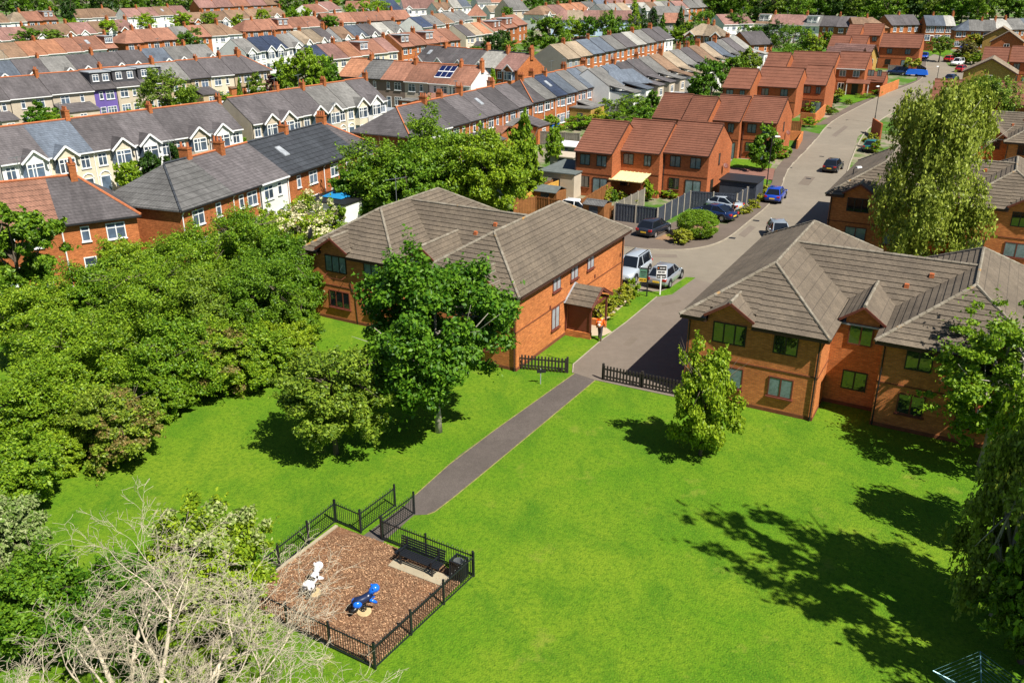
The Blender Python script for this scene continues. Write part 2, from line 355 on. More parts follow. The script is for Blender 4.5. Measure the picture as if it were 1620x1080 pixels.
# ---------------------------------------------------------------- foliage meshes (many small leaf faces through the crown's volume)
def leaf_mesh(name, pos, nrm, L, Wd, mats, mi=None, seed=0):
    rng = np.random.default_rng(seed); n = len(pos)
    nrm = nrm / np.linalg.norm(nrm, axis=1, keepdims=True)
    t = np.cross(nrm, rng.normal(size=(n, 3))); t /= np.linalg.norm(t, axis=1, keepdims=True) + 1e-9
    b = np.cross(nrm, t); L = np.asarray(L).reshape(-1, 1) * np.ones((n, 1)); Wd = np.asarray(Wd).reshape(-1, 1) * np.ones((n, 1))
    fold = nrm * L * .18
    v = np.stack([pos - t * L, pos + b * Wd + fold * .6, pos + t * L - fold, pos - b * Wd + fold * .6], 1).reshape(-1, 3)
    me = bpy.data.meshes.new(name); me.vertices.add(4 * n); me.vertices.foreach_set('co', v.ravel())
    me.loops.add(4 * n); me.loops.foreach_set('vertex_index', np.arange(4 * n, dtype=np.int32))
    me.polygons.add(n); me.polygons.foreach_set('loop_start', np.arange(0, 4 * n, 4, dtype=np.int32))
    at = me.attributes.new('leafv', 'FLOAT', 'POINT')
    at.data.foreach_set('value', np.repeat(np.clip(rng.beta(.85, .95, n), 0, 1), 4).astype(np.float32))
    for q in (mats if isinstance(mats, (list, tuple)) else [mats]): me.materials.append(q)
    if mi is not None: me.polygons.foreach_set('material_index', mi.astype(np.int32))
    me.update(calc_edges=True); me.validate(); return me
def dirs(rng, n):
    d = rng.normal(size=(n, 3)); return d / np.linalg.norm(d, axis=1, keepdims=True)

_crown = {}
def crown(kind, var, leaf, ml, nl, ncl):
    """unit crown (radius 1); kind gives the outline; ml = material(s)"""
    key = (kind, var, round(leaf, 4), ml if isinstance(ml, str) else tuple(ml), nl, ncl)
    if key in _crown: return _crown[key]
    rng = np.random.default_rng(abs(hash((kind, var))) % 99991 if False else (sum(map(ord, kind)) * 131 + var * 977))
    d = dirs(rng, ncl)
    ph = rng.uniform(0, 6.28, 6)
    lump = 1 + .22 * np.sin(2.3 * d[:, 0] * 2 + ph[0]) * np.cos(2.1 * d[:, 1] * 2 + ph[1]) + .2 * np.sin(3.7 * d[:, 2] + 2.9 * d[:, 0] + ph[2])
    r = rng.uniform(.22, 1.0, ncl) ** .5 * lump * .88
    c = d * r[:, None]; cr = rng.uniform(.055, .20, ncl); zs = .8
    if kind == 'cone':
        z = rng.uniform(-1, .93, ncl) ; rad = (1 - (z + 1) / 2) ** .85 * rng.uniform(.55, 1, ncl); a = rng.uniform(0, 6.28, ncl)
        c = np.stack([rad * np.cos(a), rad * np.sin(a), z], 1); cr = .08 + .15 * (1 - (z + 1) / 2) * rng.uniform(.7, 1.3, ncl); zs = .5
    elif kind == 'egg':                                   # taper upward, leaves down to the ground
        f = 1 - .42 * (c[:, 2] + 1) / 2; c[:, 0] *= f * 1.12; c[:, 1] *= f * 1.12
    elif kind == 'dome':                                  # flat-bottomed bush
        c[:, 2] = np.where(c[:, 2] < 0, c[:, 2] * 1.0, c[:, 2]); lowm = c[:, 2] < -.2; c[lowm, :2] *= 1.15
    elif kind == 'spread':
        cr = rng.uniform(.05, .125, ncl); zs = .5
    elif kind == 'clip':                                  # clipped hedge: a dense even shell
        c = d * .84; c[:, 2] = np.sign(c[:, 2]) * np.abs(c[:, 2]) ** .8; cr = rng.uniform(.12, .17, ncl); zs = 1
    elif kind == 'box':
        c = rng.uniform(-.9, .9, (ncl, 3)); ax = rng.integers(0, 3, ncl); sg = rng.choice([-1, 1], ncl)
        c[np.arange(ncl), ax] = sg * rng.uniform(.78, .9, ncl); cr = rng.uniform(.10, .2, ncl); zs = 1
    w = cr ** 2; w /= w.sum()
    idx = rng.choice(ncl, nl, p=w)
    dd = dirs(rng, nl); rr = rng.uniform(.25, 1, nl) ** .5
    pos = c[idx] + dd * (cr[idx] * rr)[:, None] * np.array([1.15, 1.15, zs])
    spray = rng.uniform(size=nl) < (0 if kind in ('clip', 'box') else .13)                     # twigs that stick out past the clumps
    pos[spray] = c[idx[spray]] * (1 + rng.uniform(0, .26, (spray.sum(), 1))) + rng.normal(size=(spray.sum(), 3)) * .035
    out = pos / (np.linalg.norm(pos, axis=1, keepdims=True) + 1e-6)
    nrm = dd * .45 + out * .3 + np.array([0, 0, .5]) + rng.normal(size=(nl, 3)) * .62
    ll = leaf * rng.uniform(.65, 1.3, nl)
    mats = [M[ml]] if isinstance(ml, str) else [M[q] for q in ml]
    mi = None
    if len(mats) > 1: mi = ((rng.uniform(size=ncl) < .45)[idx] & (dd[:, 2] > -.1)).astype(int)
    me = leaf_mesh('crown_' + kind, pos, nrm, ll, ll * .55, mats, mi, var)
    _crown[key] = me; return me

def birch_crown(var, leaf, ml, nl, ns):
    rng = np.random.default_rng(500 + var); nt = max(14, ns // 16)
    zt = rng.uniform(-.6, .96, nt); at_ = np.arange(nt) * 2.4 + rng.uniform(-.5, .5, nt)
    wt_ = np.sqrt(np.clip(1 - (np.abs(zt + .12) / 1.12) ** 2.2, .02, 1)) * rng.uniform(.35, 1.0, nt)
    tip = np.stack([np.cos(at_) * wt_, np.sin(at_) * wt_, zt], 1)
    it = rng.integers(0, nt, ns); c = tip[it] + rng.normal(size=(ns, 3)) * np.array([.13, .13, .07]); a = np.arctan2(c[:, 1], c[:, 0]); ln = rng.uniform(.12, .46, ns)
    idx = rng.integers(0, ns, nl); u = rng.uniform(0, 1, nl)
    off = np.stack([np.cos(a[idx]) * .10 * np.sqrt(u), np.sin(a[idx]) * .10 * np.sqrt(u), -ln[idx] * u ** 1.2], 1)
    pos = c[idx] + off + rng.normal(size=(nl, 3)) * np.array([.035, .035, .03])
    pos[:, 2] = np.maximum(pos[:, 2], -1.02)
    nrm = np.stack([np.cos(a[idx]), np.sin(a[idx]), .5 + 0 * u], 1) * .8 + rng.normal(size=(nl, 3)) * .6
    ll = leaf * rng.uniform(.6, 1.3, nl)
    return leaf_mesh('crown_birch', pos, nrm, ll, ll * .6, [M[ml]], None, var)

def trunk_mesh(h, r, crz, crr, zc, seed, nl=8, bark='bark', lean=(0, 0)):
    rng = random.Random(seed); mb = MB()
    top = zc + crz * .55
    pts = [Vector((lean[0] * (i / 6) + rng.uniform(-.03, .03) * h * .2, lean[1] * (i / 6) + rng.uniform(-.03, .03) * h * .2, top * i / 6)) for i in range(7)]
    pts[0] = Vector((0, 0, -.1))
    mb.tube(pts, [r * 1.35] + [r * (1 - .13 * i) for i in range(1, 7)], 8)
    for k in range(nl):
        i = rng.randint(2, 6); s0 = pts[i]; a = rng.uniform(0, 6.28) + k * 2.4; e = rng.uniform(.55, .85)
        e1 = Vector((math.cos(a) * crr * e, math.sin(a) * crr * e, min(zc + crz * rng.uniform(-.3, .7), zc + crz * .8)))
        md = s0.lerp(e1, .5) + Vector((0, 0, rng.uniform(-.05, .12) * crz))
        mb.tube([s0, md, e1], [r * .5, r * .3, r * .08], 5)
        for q in range(2):
            e2 = e1 + Vector((rng.uniform(-.3, .3) * crr, rng.uniform(-.3, .3) * crr, rng.uniform(-.1, .3) * crz))
            mb.tube([md, md.lerp(e2, .55), e2], [r * .22, r * .13, r * .04], 4)
    return mb.mesh('trunk', M[bark], True)

NTREE = [0]
_far = {}
def tree(name, label, base, topy, wpx, kind='round', ml='leaf_mid', low=.22, leaf=.16, nl=9000, ncl=110, var=None, cat='tree', group=None, bark='bark', h=None, r=None, tr=None, off=(0, 0), nlimb=8):
    """base: photo point where it stands; topy: photo row of its top; wpx: crown width in photo pixels"""
    B = G(*base) if not isinstance(base, Vector) else base
    h = h if h else HT(B, topy); D = depth(B + Vector((0, 0, h * .6))); R = r if r else wpx / 2 * D / F
    NTREE[0] += 1; i = NTREE[0]; var = i % 5 if var is None else var
    t = thing(name, B, RND.uniform(0, 6.28), label, cat, group)
    z0 = h * low; rz = (h - z0) / 2; zc = z0 + rz
    me = birch_crown(var, leaf / R, ml, nl, ncl) if kind == 'birch' else crown(kind, var, leaf / R if nl > 4000 else round(leaf / R, 2), ml, nl, ncl)
    obj('crown', me, t, (off[0], off[1], zc), 0, (R, R, rz))
    if tr is None: tr = max(.06, h * .022)
    key = (kind, round(h, 0), round(R, 0), round(low, 1), bark) if nl <= 4000 else None
    tm = _far.get(key) if key else None
    if tm is None:
        tm = trunk_mesh(h, tr, rz, R, zc, i, nlimb, bark)
        if key: _far[key] = tm
    obj('trunk', tm, t)
    return t

# ---------------------------------------------------------------- ground, lawn, roads
def structure(name, me): return tag(obj(name, me), kind='structure')
mb = MB(); XS = [-1400, -500, -200, 0, 200, 500, 1400]
for i in range(len(YR) - 1):
    for j in range(len(XS) - 1):
        mb.poly([(XS[j], YR[i], ZR[i]), (XS[j + 1], YR[i], ZR[i]), (XS[j + 1], YR[i + 1], ZR[i + 1]), (XS[j], YR[i + 1], ZR[i + 1])])
structure('ground', mb.mesh('ground', M['ground']))
def sheet(name, pts, dz, m, thick=0):
    """flat-lying sheet draped over the terrain; pts are world points"""
    from mathutils.geometry import tessellate_polygon
    pts = [Vector((p.x, p.y, 0)) for p in pts]
    tris = tessellate_polygon([pts]); mb = MB()
    for t in tris:
        T = [pts[i] for i in t]
        if (T[1] - T[0]).cross(T[2] - T[0]).z < 0: T = T[::-1]
        for a, b in zip(YR[:-1], YR[1:]):
            q = clip(T, (0, 1, 0), a, b)
            if len(q) >= 3: mb.poly([(p.x, p.y, tz(p.y) + dz) for p in q])
    if thick:
        n = len(pts)
        for i in range(n):
            a, b = pts[i], pts[(i + 1) % n]; k = max(1, int((b - a).length / 4))
            for j in range(k):
                p, q = a.lerp(b, j / k), a.lerp(b, (j + 1) / k); zp, zq = tz(p.y), tz(q.y)
                mb.poly([(p.x, p.y, zp + dz - thick), (q.x, q.y, zq + dz - thick), (q.x, q.y, zq + dz), (p.x, p.y, zp + dz)])
    return structure(name, mb.mesh(name, M[m]))
def pxs(L): return [G(x, y) for x, y in L]
def smooth(pts, k=3):
    for _ in range(k):
        o = [pts[0]]
        for a, b in zip(pts[:-1], pts[1:]): o += [a.lerp(b, .25), a.lerp(b, .75)]
        pts = o + [pts[-1]]
    return pts
def strip(name, line, w, h, m, dz0=-.1):                 # kerb: a raised real strip along a line
    mb = MB()
    for i in range(len(line) - 1):
        a, b = line[i].copy(), line[i + 1].copy(); d = (b - a); d.z = 0
        if d.length < .01: continue
        s = Vector((-d.y, d.x, 0)).normalized() * w / 2
        za, zb = tz(a.y), tz(b.y)
        mb.hexa([(p.x, p.y, z) for p, z in ((a - s, za + dz0), (b - s, zb + dz0), (b + s, zb + dz0), (a + s, za + dz0), (a - s, za + h), (b - s, zb + h), (b + s, zb + h), (a + s, za + h))])
    return structure(name, mb.mesh(name, M[m]))

lawn = [PQ(-30, -75), PQ(-30, 60), PQ(64, 60), PQ(64, -11.5), PQ(58, -12.9), PQ(58, -75)]
sheet('lawn', lawn, .012, 'lawn')
path = [(640, 800), (657, 783), (727, 720), (910, 590), (941.7, 601.7), (801.7, 718), (692, 808), (676, 814), (655, 815), (606, 858), (574, 848)]
sheet('footpath', pxs(path), .022, 'path_tarmac')
# drive between the two blocks, then the estate road curving away to the right
kl = smooth([G(*p) for p in [(960, 389), (1015.6, 394.7), (1062.8, 396.4), (1096, 394.7), (1126.7, 388.5), (1147.5, 379.4), (1165, 367), (1180, 354), (1216.7, 325), (1236.7, 296.7), (1243, 273), (1256.7, 256.7), (1286.7, 226.7), (1313, 193), (1356.7, 170), (1392, 152), (1430, 139), (1458, 127), (1464, 112), (1466, 92)]], 2)
road_r = [PQ(64, -13.3), PQ(76, -13.2), PQ(84, -12.6), G(1357, 217), G(1398, 186), G(1450, 158), G(1512, 138), G(1530, 120), G(1500, 104), G(1490, 90)]
drive_l = [G(x, y) for x, y in [(906, 590), (907, 577), (950, 540), (991, 510), (1039, 470), (1063, 467.5), (1100, 441)]]
rd = kl + [G(1478, 86)] + road_r[::-1] + [PQ(60.2, -13.3)] + [G(1100, 441), G(1063, 467), G(1039, 470), G(1000, 470), PQ(57.5, -23), PQ(57.5, -38), PQ(66, -40)]
sheet('road', rd, .024, 'tarmac')
sheet('driveway', drive_l + [PQ(60.3, -13.3), PQ(42.0, -13.05), G(941.7, 601.7)], .032, 'drive_tarmac')
strip('kerb', kl, .16, .10, 'kerb')
pv_back = [G(*p) for p in [(1272, 208), (1250, 240), (1226, 270), (1221, 290), (1207, 309), (1185, 331), (1150, 356), (1075, 350), (1055, 357), (973, 346), (955, 352)]]
kk = [p for p in kl if p.y < G(1300, 205).y]
sheet('pavement', kk + pv_back, .10, 'pavement', .14)
kk2 = [p for p in kl if p.y > G(1302, 203).y]
sheet('far_pavement', kk2 + [G(1459, 95), G(1450, 128), G(1400, 146), G(1345, 168), G(1290, 198)], .10, 'pavement', .14)
sheet('grass_verge', pxs([(865, 562), (907, 576), (950, 539), (991, 510), (1039, 470), (1063, 466), (1100, 440), (1085, 439), (1060, 456), (1045, 462), (1010, 462), (968, 498), (900, 545)]), .05, 'lawn', .06)
sheet('front_path', pxs([(990, 457.5), (1011, 458), (1010, 463), (968, 500), (952, 514), (968, 526), (955, 532), (909, 532), (909, 524), (935, 505)]), .06, 'slabs', .06)
sheet('parking_bay', pxs([(985, 458), (1008, 420), (1062, 422), (1098, 437), (1085, 440), (1060, 456), (1045, 461.5), (1012, 461)]), .036, 'tarmac')
sheet('planted_bed', pxs([(1035, 380), (1068, 384), (1108, 381), (1128, 374), (1138, 360), (1120, 352), (1075, 362)]), .115, 'soil')
sheet('block_drive', pxs([(1148, 272), (1160, 265), (1226, 268), (1222, 286), (1168, 284), (1150, 280)]), .115, 'blockpave')
sheet('front_lawn', pxs([(1152, 264), (1160, 252), (1212, 256), (1222, 262), (1218, 268), (1160, 267)]), .125, 'lawn')
sheet('side_lawn', pxs([(1192, 310), (1200, 283), (1216, 286), (1207, 306)]), .125, 'lawn')
sheet('far_lawn', pxs([(1318, 162), (1326, 151), (1360, 149), (1395, 146), (1400, 149), (1352, 164)]), .125, 'lawn')
sheet('end_lawn', pxs([(1455, 78), (1500, 79), (1510, 84), (1490, 88), (1460, 84)]), .06, 'lawn')
for i, (n, m, P_) in enumerate((('road_patch', 'drive_tarmac', [(1168, 372), (1186, 357), (1196, 360), (1178, 376)]), ('road_patch', 'patch', [(1262, 292), (1274, 279), (1290, 281), (1279, 294)]), ('road_patch', 'drive_tarmac', [(1020, 402), (1070, 403), (1072, 408), (1018, 407)]),
        ('road_patch', 'drive_tarmac', [(1316, 214), (1336, 199), (1342, 201), (1322, 217)]), ('drive_patch', 'patch', [(985, 545), (1000, 532), (1010, 536), (995, 549)]), ('drive_patch', 'patch', [(1046, 480), (1075, 474), (1078, 478), (1048, 485)]))):
    sheet(n, pxs(P_), .038 if n[0] == 'd' else .03, m)
el = smooth([G(*p) for p in [(657, 783), (727, 720), (910, 590)]], 1); er = smooth([G(*p) for p in [(676, 814), (692, 808), (801.7, 718), (941.7, 601.7)]], 1)
strip('path_edging', el, .05, .024, 'drygrass'); strip('path_edging', er, .05, .024, 'drygrass')
strip('drive_edging', [G(x, y) for x, y in [(906, 590), (907, 577), (950, 540), (991, 510), (1039, 470)]], .06, .06, 'kerb')
strip('road_kerb', smooth(road_r[1:6], 2), .16, .10, 'kerb')
# drain covers beside the kerb
for x, y in ((1158, 377), (1196, 349.5), (1249, 265.6), (1279, 283), (1240, 300), (1312, 203), (1300, 248)):
    B = G(x, y); mbx = MB(); mbx.box(-.3, .3, -.22, .22, 0, .012)
    for q in range(5): mbx.box(-.26, .26, -.18 + q * .08, -.15 + q * .08, .012, .018)
    tag(obj('drain_cover', mbx.mesh('drain_cover', M['black_metal']), None, (B.x, B.y, B.z + .026), -PH), 'small dark iron drain cover set in the pale road surface', 'drain cover', 'drain covers in the road')

# ---------------------------------------------------------------- windows, shared meshes
_win = {}
def window(parent, loc, rz, w, h, panes=2, fm='frame_dark', gm='glass', sill=None, transom=0, lintel=None, open_pane=False, name='window'):
    """frame mesh, with its pane (and sill) as sub-parts; the window looks along its local -y"""
    k = (round(w, 2), round(h, 2), panes, fm, gm, sill, transom)
    if k not in _win:
        f = MB(); e = .065
        f.box(-w / 2, w / 2, -.05, 0, 0, e); f.box(-w / 2, w / 2, -.05, 0, h - e, h)
        f.box(-w / 2, -w / 2 + e, -.05, 0, e, h - e); f.box(w / 2 - e, w / 2, -.05, 0, e, h - e)
        for i in range(1, panes):
            x = -w / 2 + w * i / panes; f.box(x - .04, x + .04, -.048, 0, e, h - e)
        if transom: f.box(-w / 2 + e, w / 2 - e, -.046, 0, h * transom - .03, h * transom + .03)
        p = MB()
        for i in range(panes):
            a, b = -w / 2 + w * i / panes + .045, -w / 2 + w * (i + 1) / panes - .045
            p.box(a, b, -.03 - .006 * (i % 2), -.004, e - .005, h - e + .005)
        s = None
        if sill: s = MB(); s.box(-w / 2 - .07, w / 2 + .07, -.13, .01, -.07, -.003); s = s.mesh('sill', M[sill])
        _win[k] = (f.mesh('window', M[fm]), p.mesh('pane', M[gm]), s)
    f, p, s = _win[k]
    o = obj(name, f, parent, loc, rz); obj('pane', p, o)
    if s: obj('sill', s, o)
    return o
def simple_window(mb, x, y, z, w, h, panes=2, fm=0, gm=1, d=-1, tr=True):
    """window added to a mesh: frame mat fm, glass gm; faces -y (d=-1) or +y"""
    y0, y1 = (y - .06, y + .02) if d < 0 else (y - .02, y + .06)
    g0, g1 = (y - .035, y + .01) if d < 0 else (y - .01, y + .035)
    e = .075; x0, x1 = x - w / 2, x + w / 2
    mb.box(x0, x1, y0, y1, z, z + e, fm); mb.box(x0, x1, y0, y1, z + h - e, z + h, fm)
    for i in range(panes + 1):
        c = x0 + e / 2 + (w - e) * i / panes; mb.box(c - e / 2, c + e / 2, y0, y1, z + e, z + h - e, fm)
    if tr: mb.box(x0 + e, x1 - e, y0 + .003, y1, z + h * .70 - .03, z + h * .70 + .03, fm)
    mb.box(x0 + .02, x1 - .02, g0, g1, z + .02, z + h - .02, gm)

# ---------------------------------------------------------------- brick apartment blocks
def wingroof(R, ridges, x0, x1, y0, y1, ze=4.75, pitch=.6154, gx=None):
    ov = .4; a, b, c, d = x0 - ov, x1 + ov, y0 - ov, y1 + ov; hw = (b - a) / 2; zr = ze + hw * pitch; xm = (a + b) / 2
    V = Vector; A, Bq, Cq, D = V((a, c, ze)), V((b, c, ze)), V((b, d, ze)), V((a, d, ze)); r0, r1 = V((xm, c + hw, zr)), V((xm, d - hw, zr))
    slope(R, [A, D, r1, r0]); slope(R, [Bq, Cq, r1, r0][::-1]); slope(R, [Cq, D, r1])
    front = [A, Bq, r0]
    if gx is None: slope(R, front)
    else:
        g0, g1 = gx - 1.22, gx + 1.22
        for q in (clip(front, (1, 0, 0), None, g0), clip(front, (1, 0, 0), g1, None), clip(clip(front, (1, 0, 0), g0, g1), (0, 1, 0), c + .72, None)):
            if len(q) >= 3: slope(R, q)
    for p, q in ((A, r0), (Bq, r0), (r0, r1), (Cq, r1), (D, r1)): ridges.append((p, q))
    return zr

def apartment(label, P0, Q0, yl, yr, cyr, yt, side_windows=None, porch=False, aerial=False, dish=False, lichen=()):
    root = thing('apartment_block', PQ(P0, Q0, 0), -PH, label, 'apartment block')
    wings = ((0, 7, *yl), (9.7, 16.7, *yr)); cf, cb = cyr - 2.45, cyr + 2.45
    w = MB()
    for x0, x1, y0, y1 in wings: w.box(x0, x1, y0, y1, .22, 4.66)
    w.box(6.9, 9.8, yt, cb, .22, 4.66)
    wall = obj('wall', w.mesh('wall', M['brick_orange']), root)
    pl = MB()
    for x0, x1, y0, y1 in wings: pl.box(x0 - .015, x1 + .015, y0 - .015, y1 + .015, -.1, .22)
    pl.box(6.9, 9.8, yt - .012, cb, -.1, .218)
    obj('plinth', pl.mesh('plinth', M['brick_plinth']), wall)
    bd = MB()
    for x0, x1, y0, y1 in wings: bd.box(x0 - .03, x1 + .03, y0 - .03, y1 + .03, 2.44, 2.52)
    obj('string_course', bd.mesh('string_course', M['brick_plinth']), wall)
    fs = MB(); gcx = (2.27, 16.7 - 2.27)
    for (x0, x1, y0, y1), gx in zip(wings, gcx):
        a, b, c, d = x0 - .38, x1 + .38, y0 - .38, y1 + .38
        fs.box(a, x0 - .002, c, d, 4.56, 4.73); fs.box(x1 + .002, b, c, d, 4.561, 4.731); fs.box(x0, x1, y1 + .002, d, 4.562, 4.732)
        fs.box(a, gx - 1.2, c + .003, y0 - .002, 4.563, 4.733); fs.box(gx + 1.2, b, c + .003, y0 - .002, 4.563, 4.733)
    obj('fascia', fs.mesh('fascia', M['fascia']), root)
    R = MB(); ridges = []
    for (x0, x1, y0, y1), gx in zip(wings, gcx): zr = wingroof(R, ridges, x0, x1, y0, y1, gx=gx)
    zc, zm = 7.06, 4.75; V = Vector
    slope(R, [V((3.72, cf - .4, zm)), V((12.98, cf - .4, zm)), V((12.98, cyr, zc)), V((3.72, cyr, zc))])
    slope(R, [V((3.72, cb + .4, zm)), V((3.72, cyr, zc)), V((12.98, cyr, zc)), V((12.98, cb + .4, zm))])
    ridges.append((V((3.6, cyr, zc)), V((13.1, cyr, zc))))
    # gablets over the outer front windows, and the stair dormer in the recess
    for (x0, x1, y0, y1), gx in zip(wings, gcx):
        c = y0 - .43
        slope(R, [V((gx - 1.3, c, 5.02)), V((gx, c, 5.86)), V((gx, c + 1.95, 5.86)), V((gx - 1.3, c + .65, 5.02))], .32)
        slope(R, [V((gx + 1.3, c, 5.02)), V((gx + 1.3, c + .65, 5.02)), V((gx, c + 1.95, 5.86)), V((gx, c, 5.86))], .32)
        ridges.append((V((gx, c, 5.88)), V((gx, c + 1.9, 5.88))))
        G2 = MB(); G2.prism([(gx - 1.2, y0 + .002, 4.66), (gx + 1.2, y0 + .002, 4.66), (gx + 1.2, y0 + .002, 5.05), (gx, y0 + .002, 5.82), (gx - 1.2, y0 + .002, 5.05)], (0, .5, 0))
        obj('gablet_wall', G2.mesh('gablet_wall', M['brick_orange']), wall)
    tx0, tx1, tc = 7.6, 9.25, 8.42
    G2 = MB(); G2.prism([(tx0, yt - .02, 4.67), (tx1, yt - .02, 4.67), (tx1, yt - .02, 5.1), (tc, yt - .02, 5.72), (tx0, yt - .02, 5.1)], (0, cyr - yt, 0))
    obj('gablet_wall', G2.mesh('gablet_wall', M['brick_orange']), wall)
    slope(R, [V((tx0 - .32, yt - .28, 4.98)), V((tc, yt - .28, 5.8)), V((tc, cyr - .9, 5.8)), V((tx0 - .32, cyr - .9, 4.98))], .32)
    slope(R, [V((tx1 + .32, yt - .28, 4.98)), V((tx1 + .32, cyr - .9, 4.98)), V((tc, cyr - .9, 5.8)), V((tc, yt - .28, 5.8))], .32)
    ridges.append((V((tc, yt - .28, 5.82)), V((tc, cyr - 1, 5.82))))
    roof = obj('roof', R.mesh('roof', [M['roof_tile'], M['tile_gap_shade']]), root)
    for a, b in ridges:
        rt = MB(); n = max(2, int((b - a).length / .42)); d = (b - a).normalized()
        pts, rad = [], []
        for i in range(n):
            for f, r_ in ((0, .118), (.97, .098)):
                pts.append(a.lerp(b, (i + f) / n) + Vector((0, 0, .03))); rad.append(r_ * .84)
        rt.tube(pts, rad, 7)
        obj('ridge_tiles', rt.mesh('ridge_tiles', M['ridge_tile']), roof)
    def barge(cx, hw, y, z0, z1, dz):
        for sx in (-1, 1):
            bb = MB(); bb.beam((cx + sx * hw, y, z0), (cx + sx * .02, y, z1), .05, dz); obj('barge_board', bb.mesh('barge_board', M['frame_red']), roof)
    for (x0, x1, y0, y1), gx in zip(wings, gcx): barge(gx, 1.33, y0 - .45, 4.96, 5.81, .14)
    barge(tc, 1.15, yt - .3, 4.94, 5.76, .12)
    ld = MB(); ld.box(7.02, 9.68, yt - .12, cf + .1, 4.665, 4.75); obj('lead_flat', ld.mesh('lead_flat', M['lead']), roof)
    for x, y in ((11.0, cf + 1.6), (9.9, cf + .9)):
        v = MB(); z = zm + (y - cf + .4) * (zc - zm) / (cyr - cf + .4)
        v.hexa([(-.13, -.12, -.05), (.13, -.12, -.05), (.13, .14, -.02), (-.13, .14, -.02), (-.11, -.10, .17), (.11, -.10, .17), (.11, .06, .2), (-.11, .06, .2)])
        obj('roof_vent', v.mesh('roof_vent', M['brick_red']), roof, (x, y, z))
    # windows on the front
    for k, ((x0, x1, y0, y1), gx) in enumerate(zip(wings, gcx)):
        o2 = x0 + 5.22 if k == 0 else x0 + 1.73
        window(root, (gx, y0, 3.42), 0, 1.78, 1.16, 3, 'frame_dark', 'glass_curtain' if side_windows else 'glass')
        window(root, (o2, y0, 3.42), 0, 1.24, 1.1, 2, 'frame_dark', 'glass_curtain' if side_windows else 'glass')
        window(root, (gx + (.1 if k == 0 else -.1), y0, .95), 0, 1.72, 1.2, 3 if side_windows else 2, 'frame_red', 'glass' if side_windows else 'glass_curtain', 'frame_red')
        window(root, (o2, y0, .98), 0, 1.28, 1.12, 2, 'frame_red', 'glass' if k else 'glass_curtain', 'frame_red')
    window(root, (8.42, yt - .02, 3.6), 0, 1.22, 1.15, 2, 'frame_red', 'glass')
    window(root, (8.46, yt, 1.02), 0, 1.26, 1.08, 2, 'frame_dark', 'glass')
    # downpipes and sides
    def pipe(*pts): dp = MB(); dp.tube(pts, .04, 6); obj('downpipe', dp.mesh('downpipe', M['trim_black']), root)
    for x0, x1, y0, y1 in wings:
        for x in (x0 + .1, x1 - .1): pipe((x, y0 - .07, .05), (x, y0 - .07, 4.35), (x, y0 - .32, 4.6))
        pipe((x1 + .07, y1 - .35, .05), (x1 + .07, y1 - .35, 4.4), (x1 + .3, y1 - .35, 4.6))
    x1 = 16.7; y0r = yr[0]
    if side_windows:
        for y, z, hh in side_windows:
            window(root, (x1, y, z), math.pi / 2, 1.08, hh, 2, 'frame_red', 'glass_blind', 'frame_red')
        for y, z in ((4.3, 2.63), (11.0, 2.75), (15.4, 3.1)):
            v = MB(); v.box(-.07, .07, -.05, 0, -.12, .12); obj('wall_vent', v.mesh('wall_vent', M['frame_red']), root, (x1, y, z), math.pi / 2)
    else:
        for xx, rz, y_s in ((0, -math.pi / 2, yl), (16.7, math.pi / 2, yr)):
            for y in (y_s[0] + 4, y_s[0] + 8.5, y_s[1] - 3):
                for z in (1.0, 3.5): window(root, (xx, y, z), rz, 1.08, 1.05, 2, 'frame_red', 'glass_blind', 'frame_red')
    if porch:
        pr = MB(); ya, yb, xo = 6.25, 9.45, 18.5; ym = (ya + yb) / 2
        slope(pr, [V((x1, ya, 2.3)), V((xo + .25, ya, 2.3)), V((xo + .25, ym, 3.2)), V((x1, ym, 3.2))], .45)
        slope(pr, [V((x1, yb, 2.3)), V((x1, ym, 3.2)), V((xo + .25, ym, 3.2)), V((xo + .25, yb, 2.3))], .45)
        p = obj('porch', pr.mesh('porch', [M['roof_tile'], M['tile_gap_shade']]), root)
        q = MB(); q.beam((x1 + .05, ya - .03, 2.33), (x1 + .05, ym, 3.25), .1, .05); q.beam((x1 + .05, yb + .03, 2.33), (x1 + .05, ym, 3.25), .1, .05)
        obj('lead_flashing', q.mesh('lead_flashing', M['lead']), p)
        q = MB(); q.box(xo - .12, xo, ya + .3, ya + .42, .45, 2.3); q.box(xo - .12, xo, yb - .42, yb - .3, .45, 2.3)
        q.beam((xo + .2, ya - .05, 2.25), (xo + .2, ym, 3.15), .05, .2); q.beam((xo + .2, yb + .05, 2.25), (xo + .2, ym, 3.15), .05, .2)
        q.box(x1, xo + .1, ya + .32, ya + .40, 2.12, 2.3); q.box(x1, xo + .1, yb - .40, yb - .32, 2.12, 2.3); q.box(xo - .1, xo, ya + .42, yb - .42, 2.15, 2.29)
        q.box(x1 + .02, x1 + .1, ya + .2, ya + .32, .45, 2.3)
        obj('porch_post', q.mesh('porch_post', M['frame_red']), p)
        for bx_ in ((x1, xo, ya + .28, ya + .5, 0, .45), (x1 + .8, xo, yb - .5, yb - .28, 0, .5)):
            q = MB(); q.box(*bx_); obj('low_wall', q.mesh('low_wall', M['brick_orange']), p)
        d = MB(); d.box(x1, x1 + .05, ym - .85, ym + .85, .05, 2.15); d.box(x1 + .05, x1 + .07, ym - .04, ym + .04, .05, 2.1)
        dd = obj('door', d.mesh('door', M['frame_red']), root)
        d = MB(); d.box(x1 + .05, x1 + .08, ym - .7, ym - .12, 1.0, 1.95); d.box(x1 + .05, x1 + .08, ym + .12, ym + .7, 1.0, 1.95); obj('pane', d.mesh('pane', M['glass']), dd)
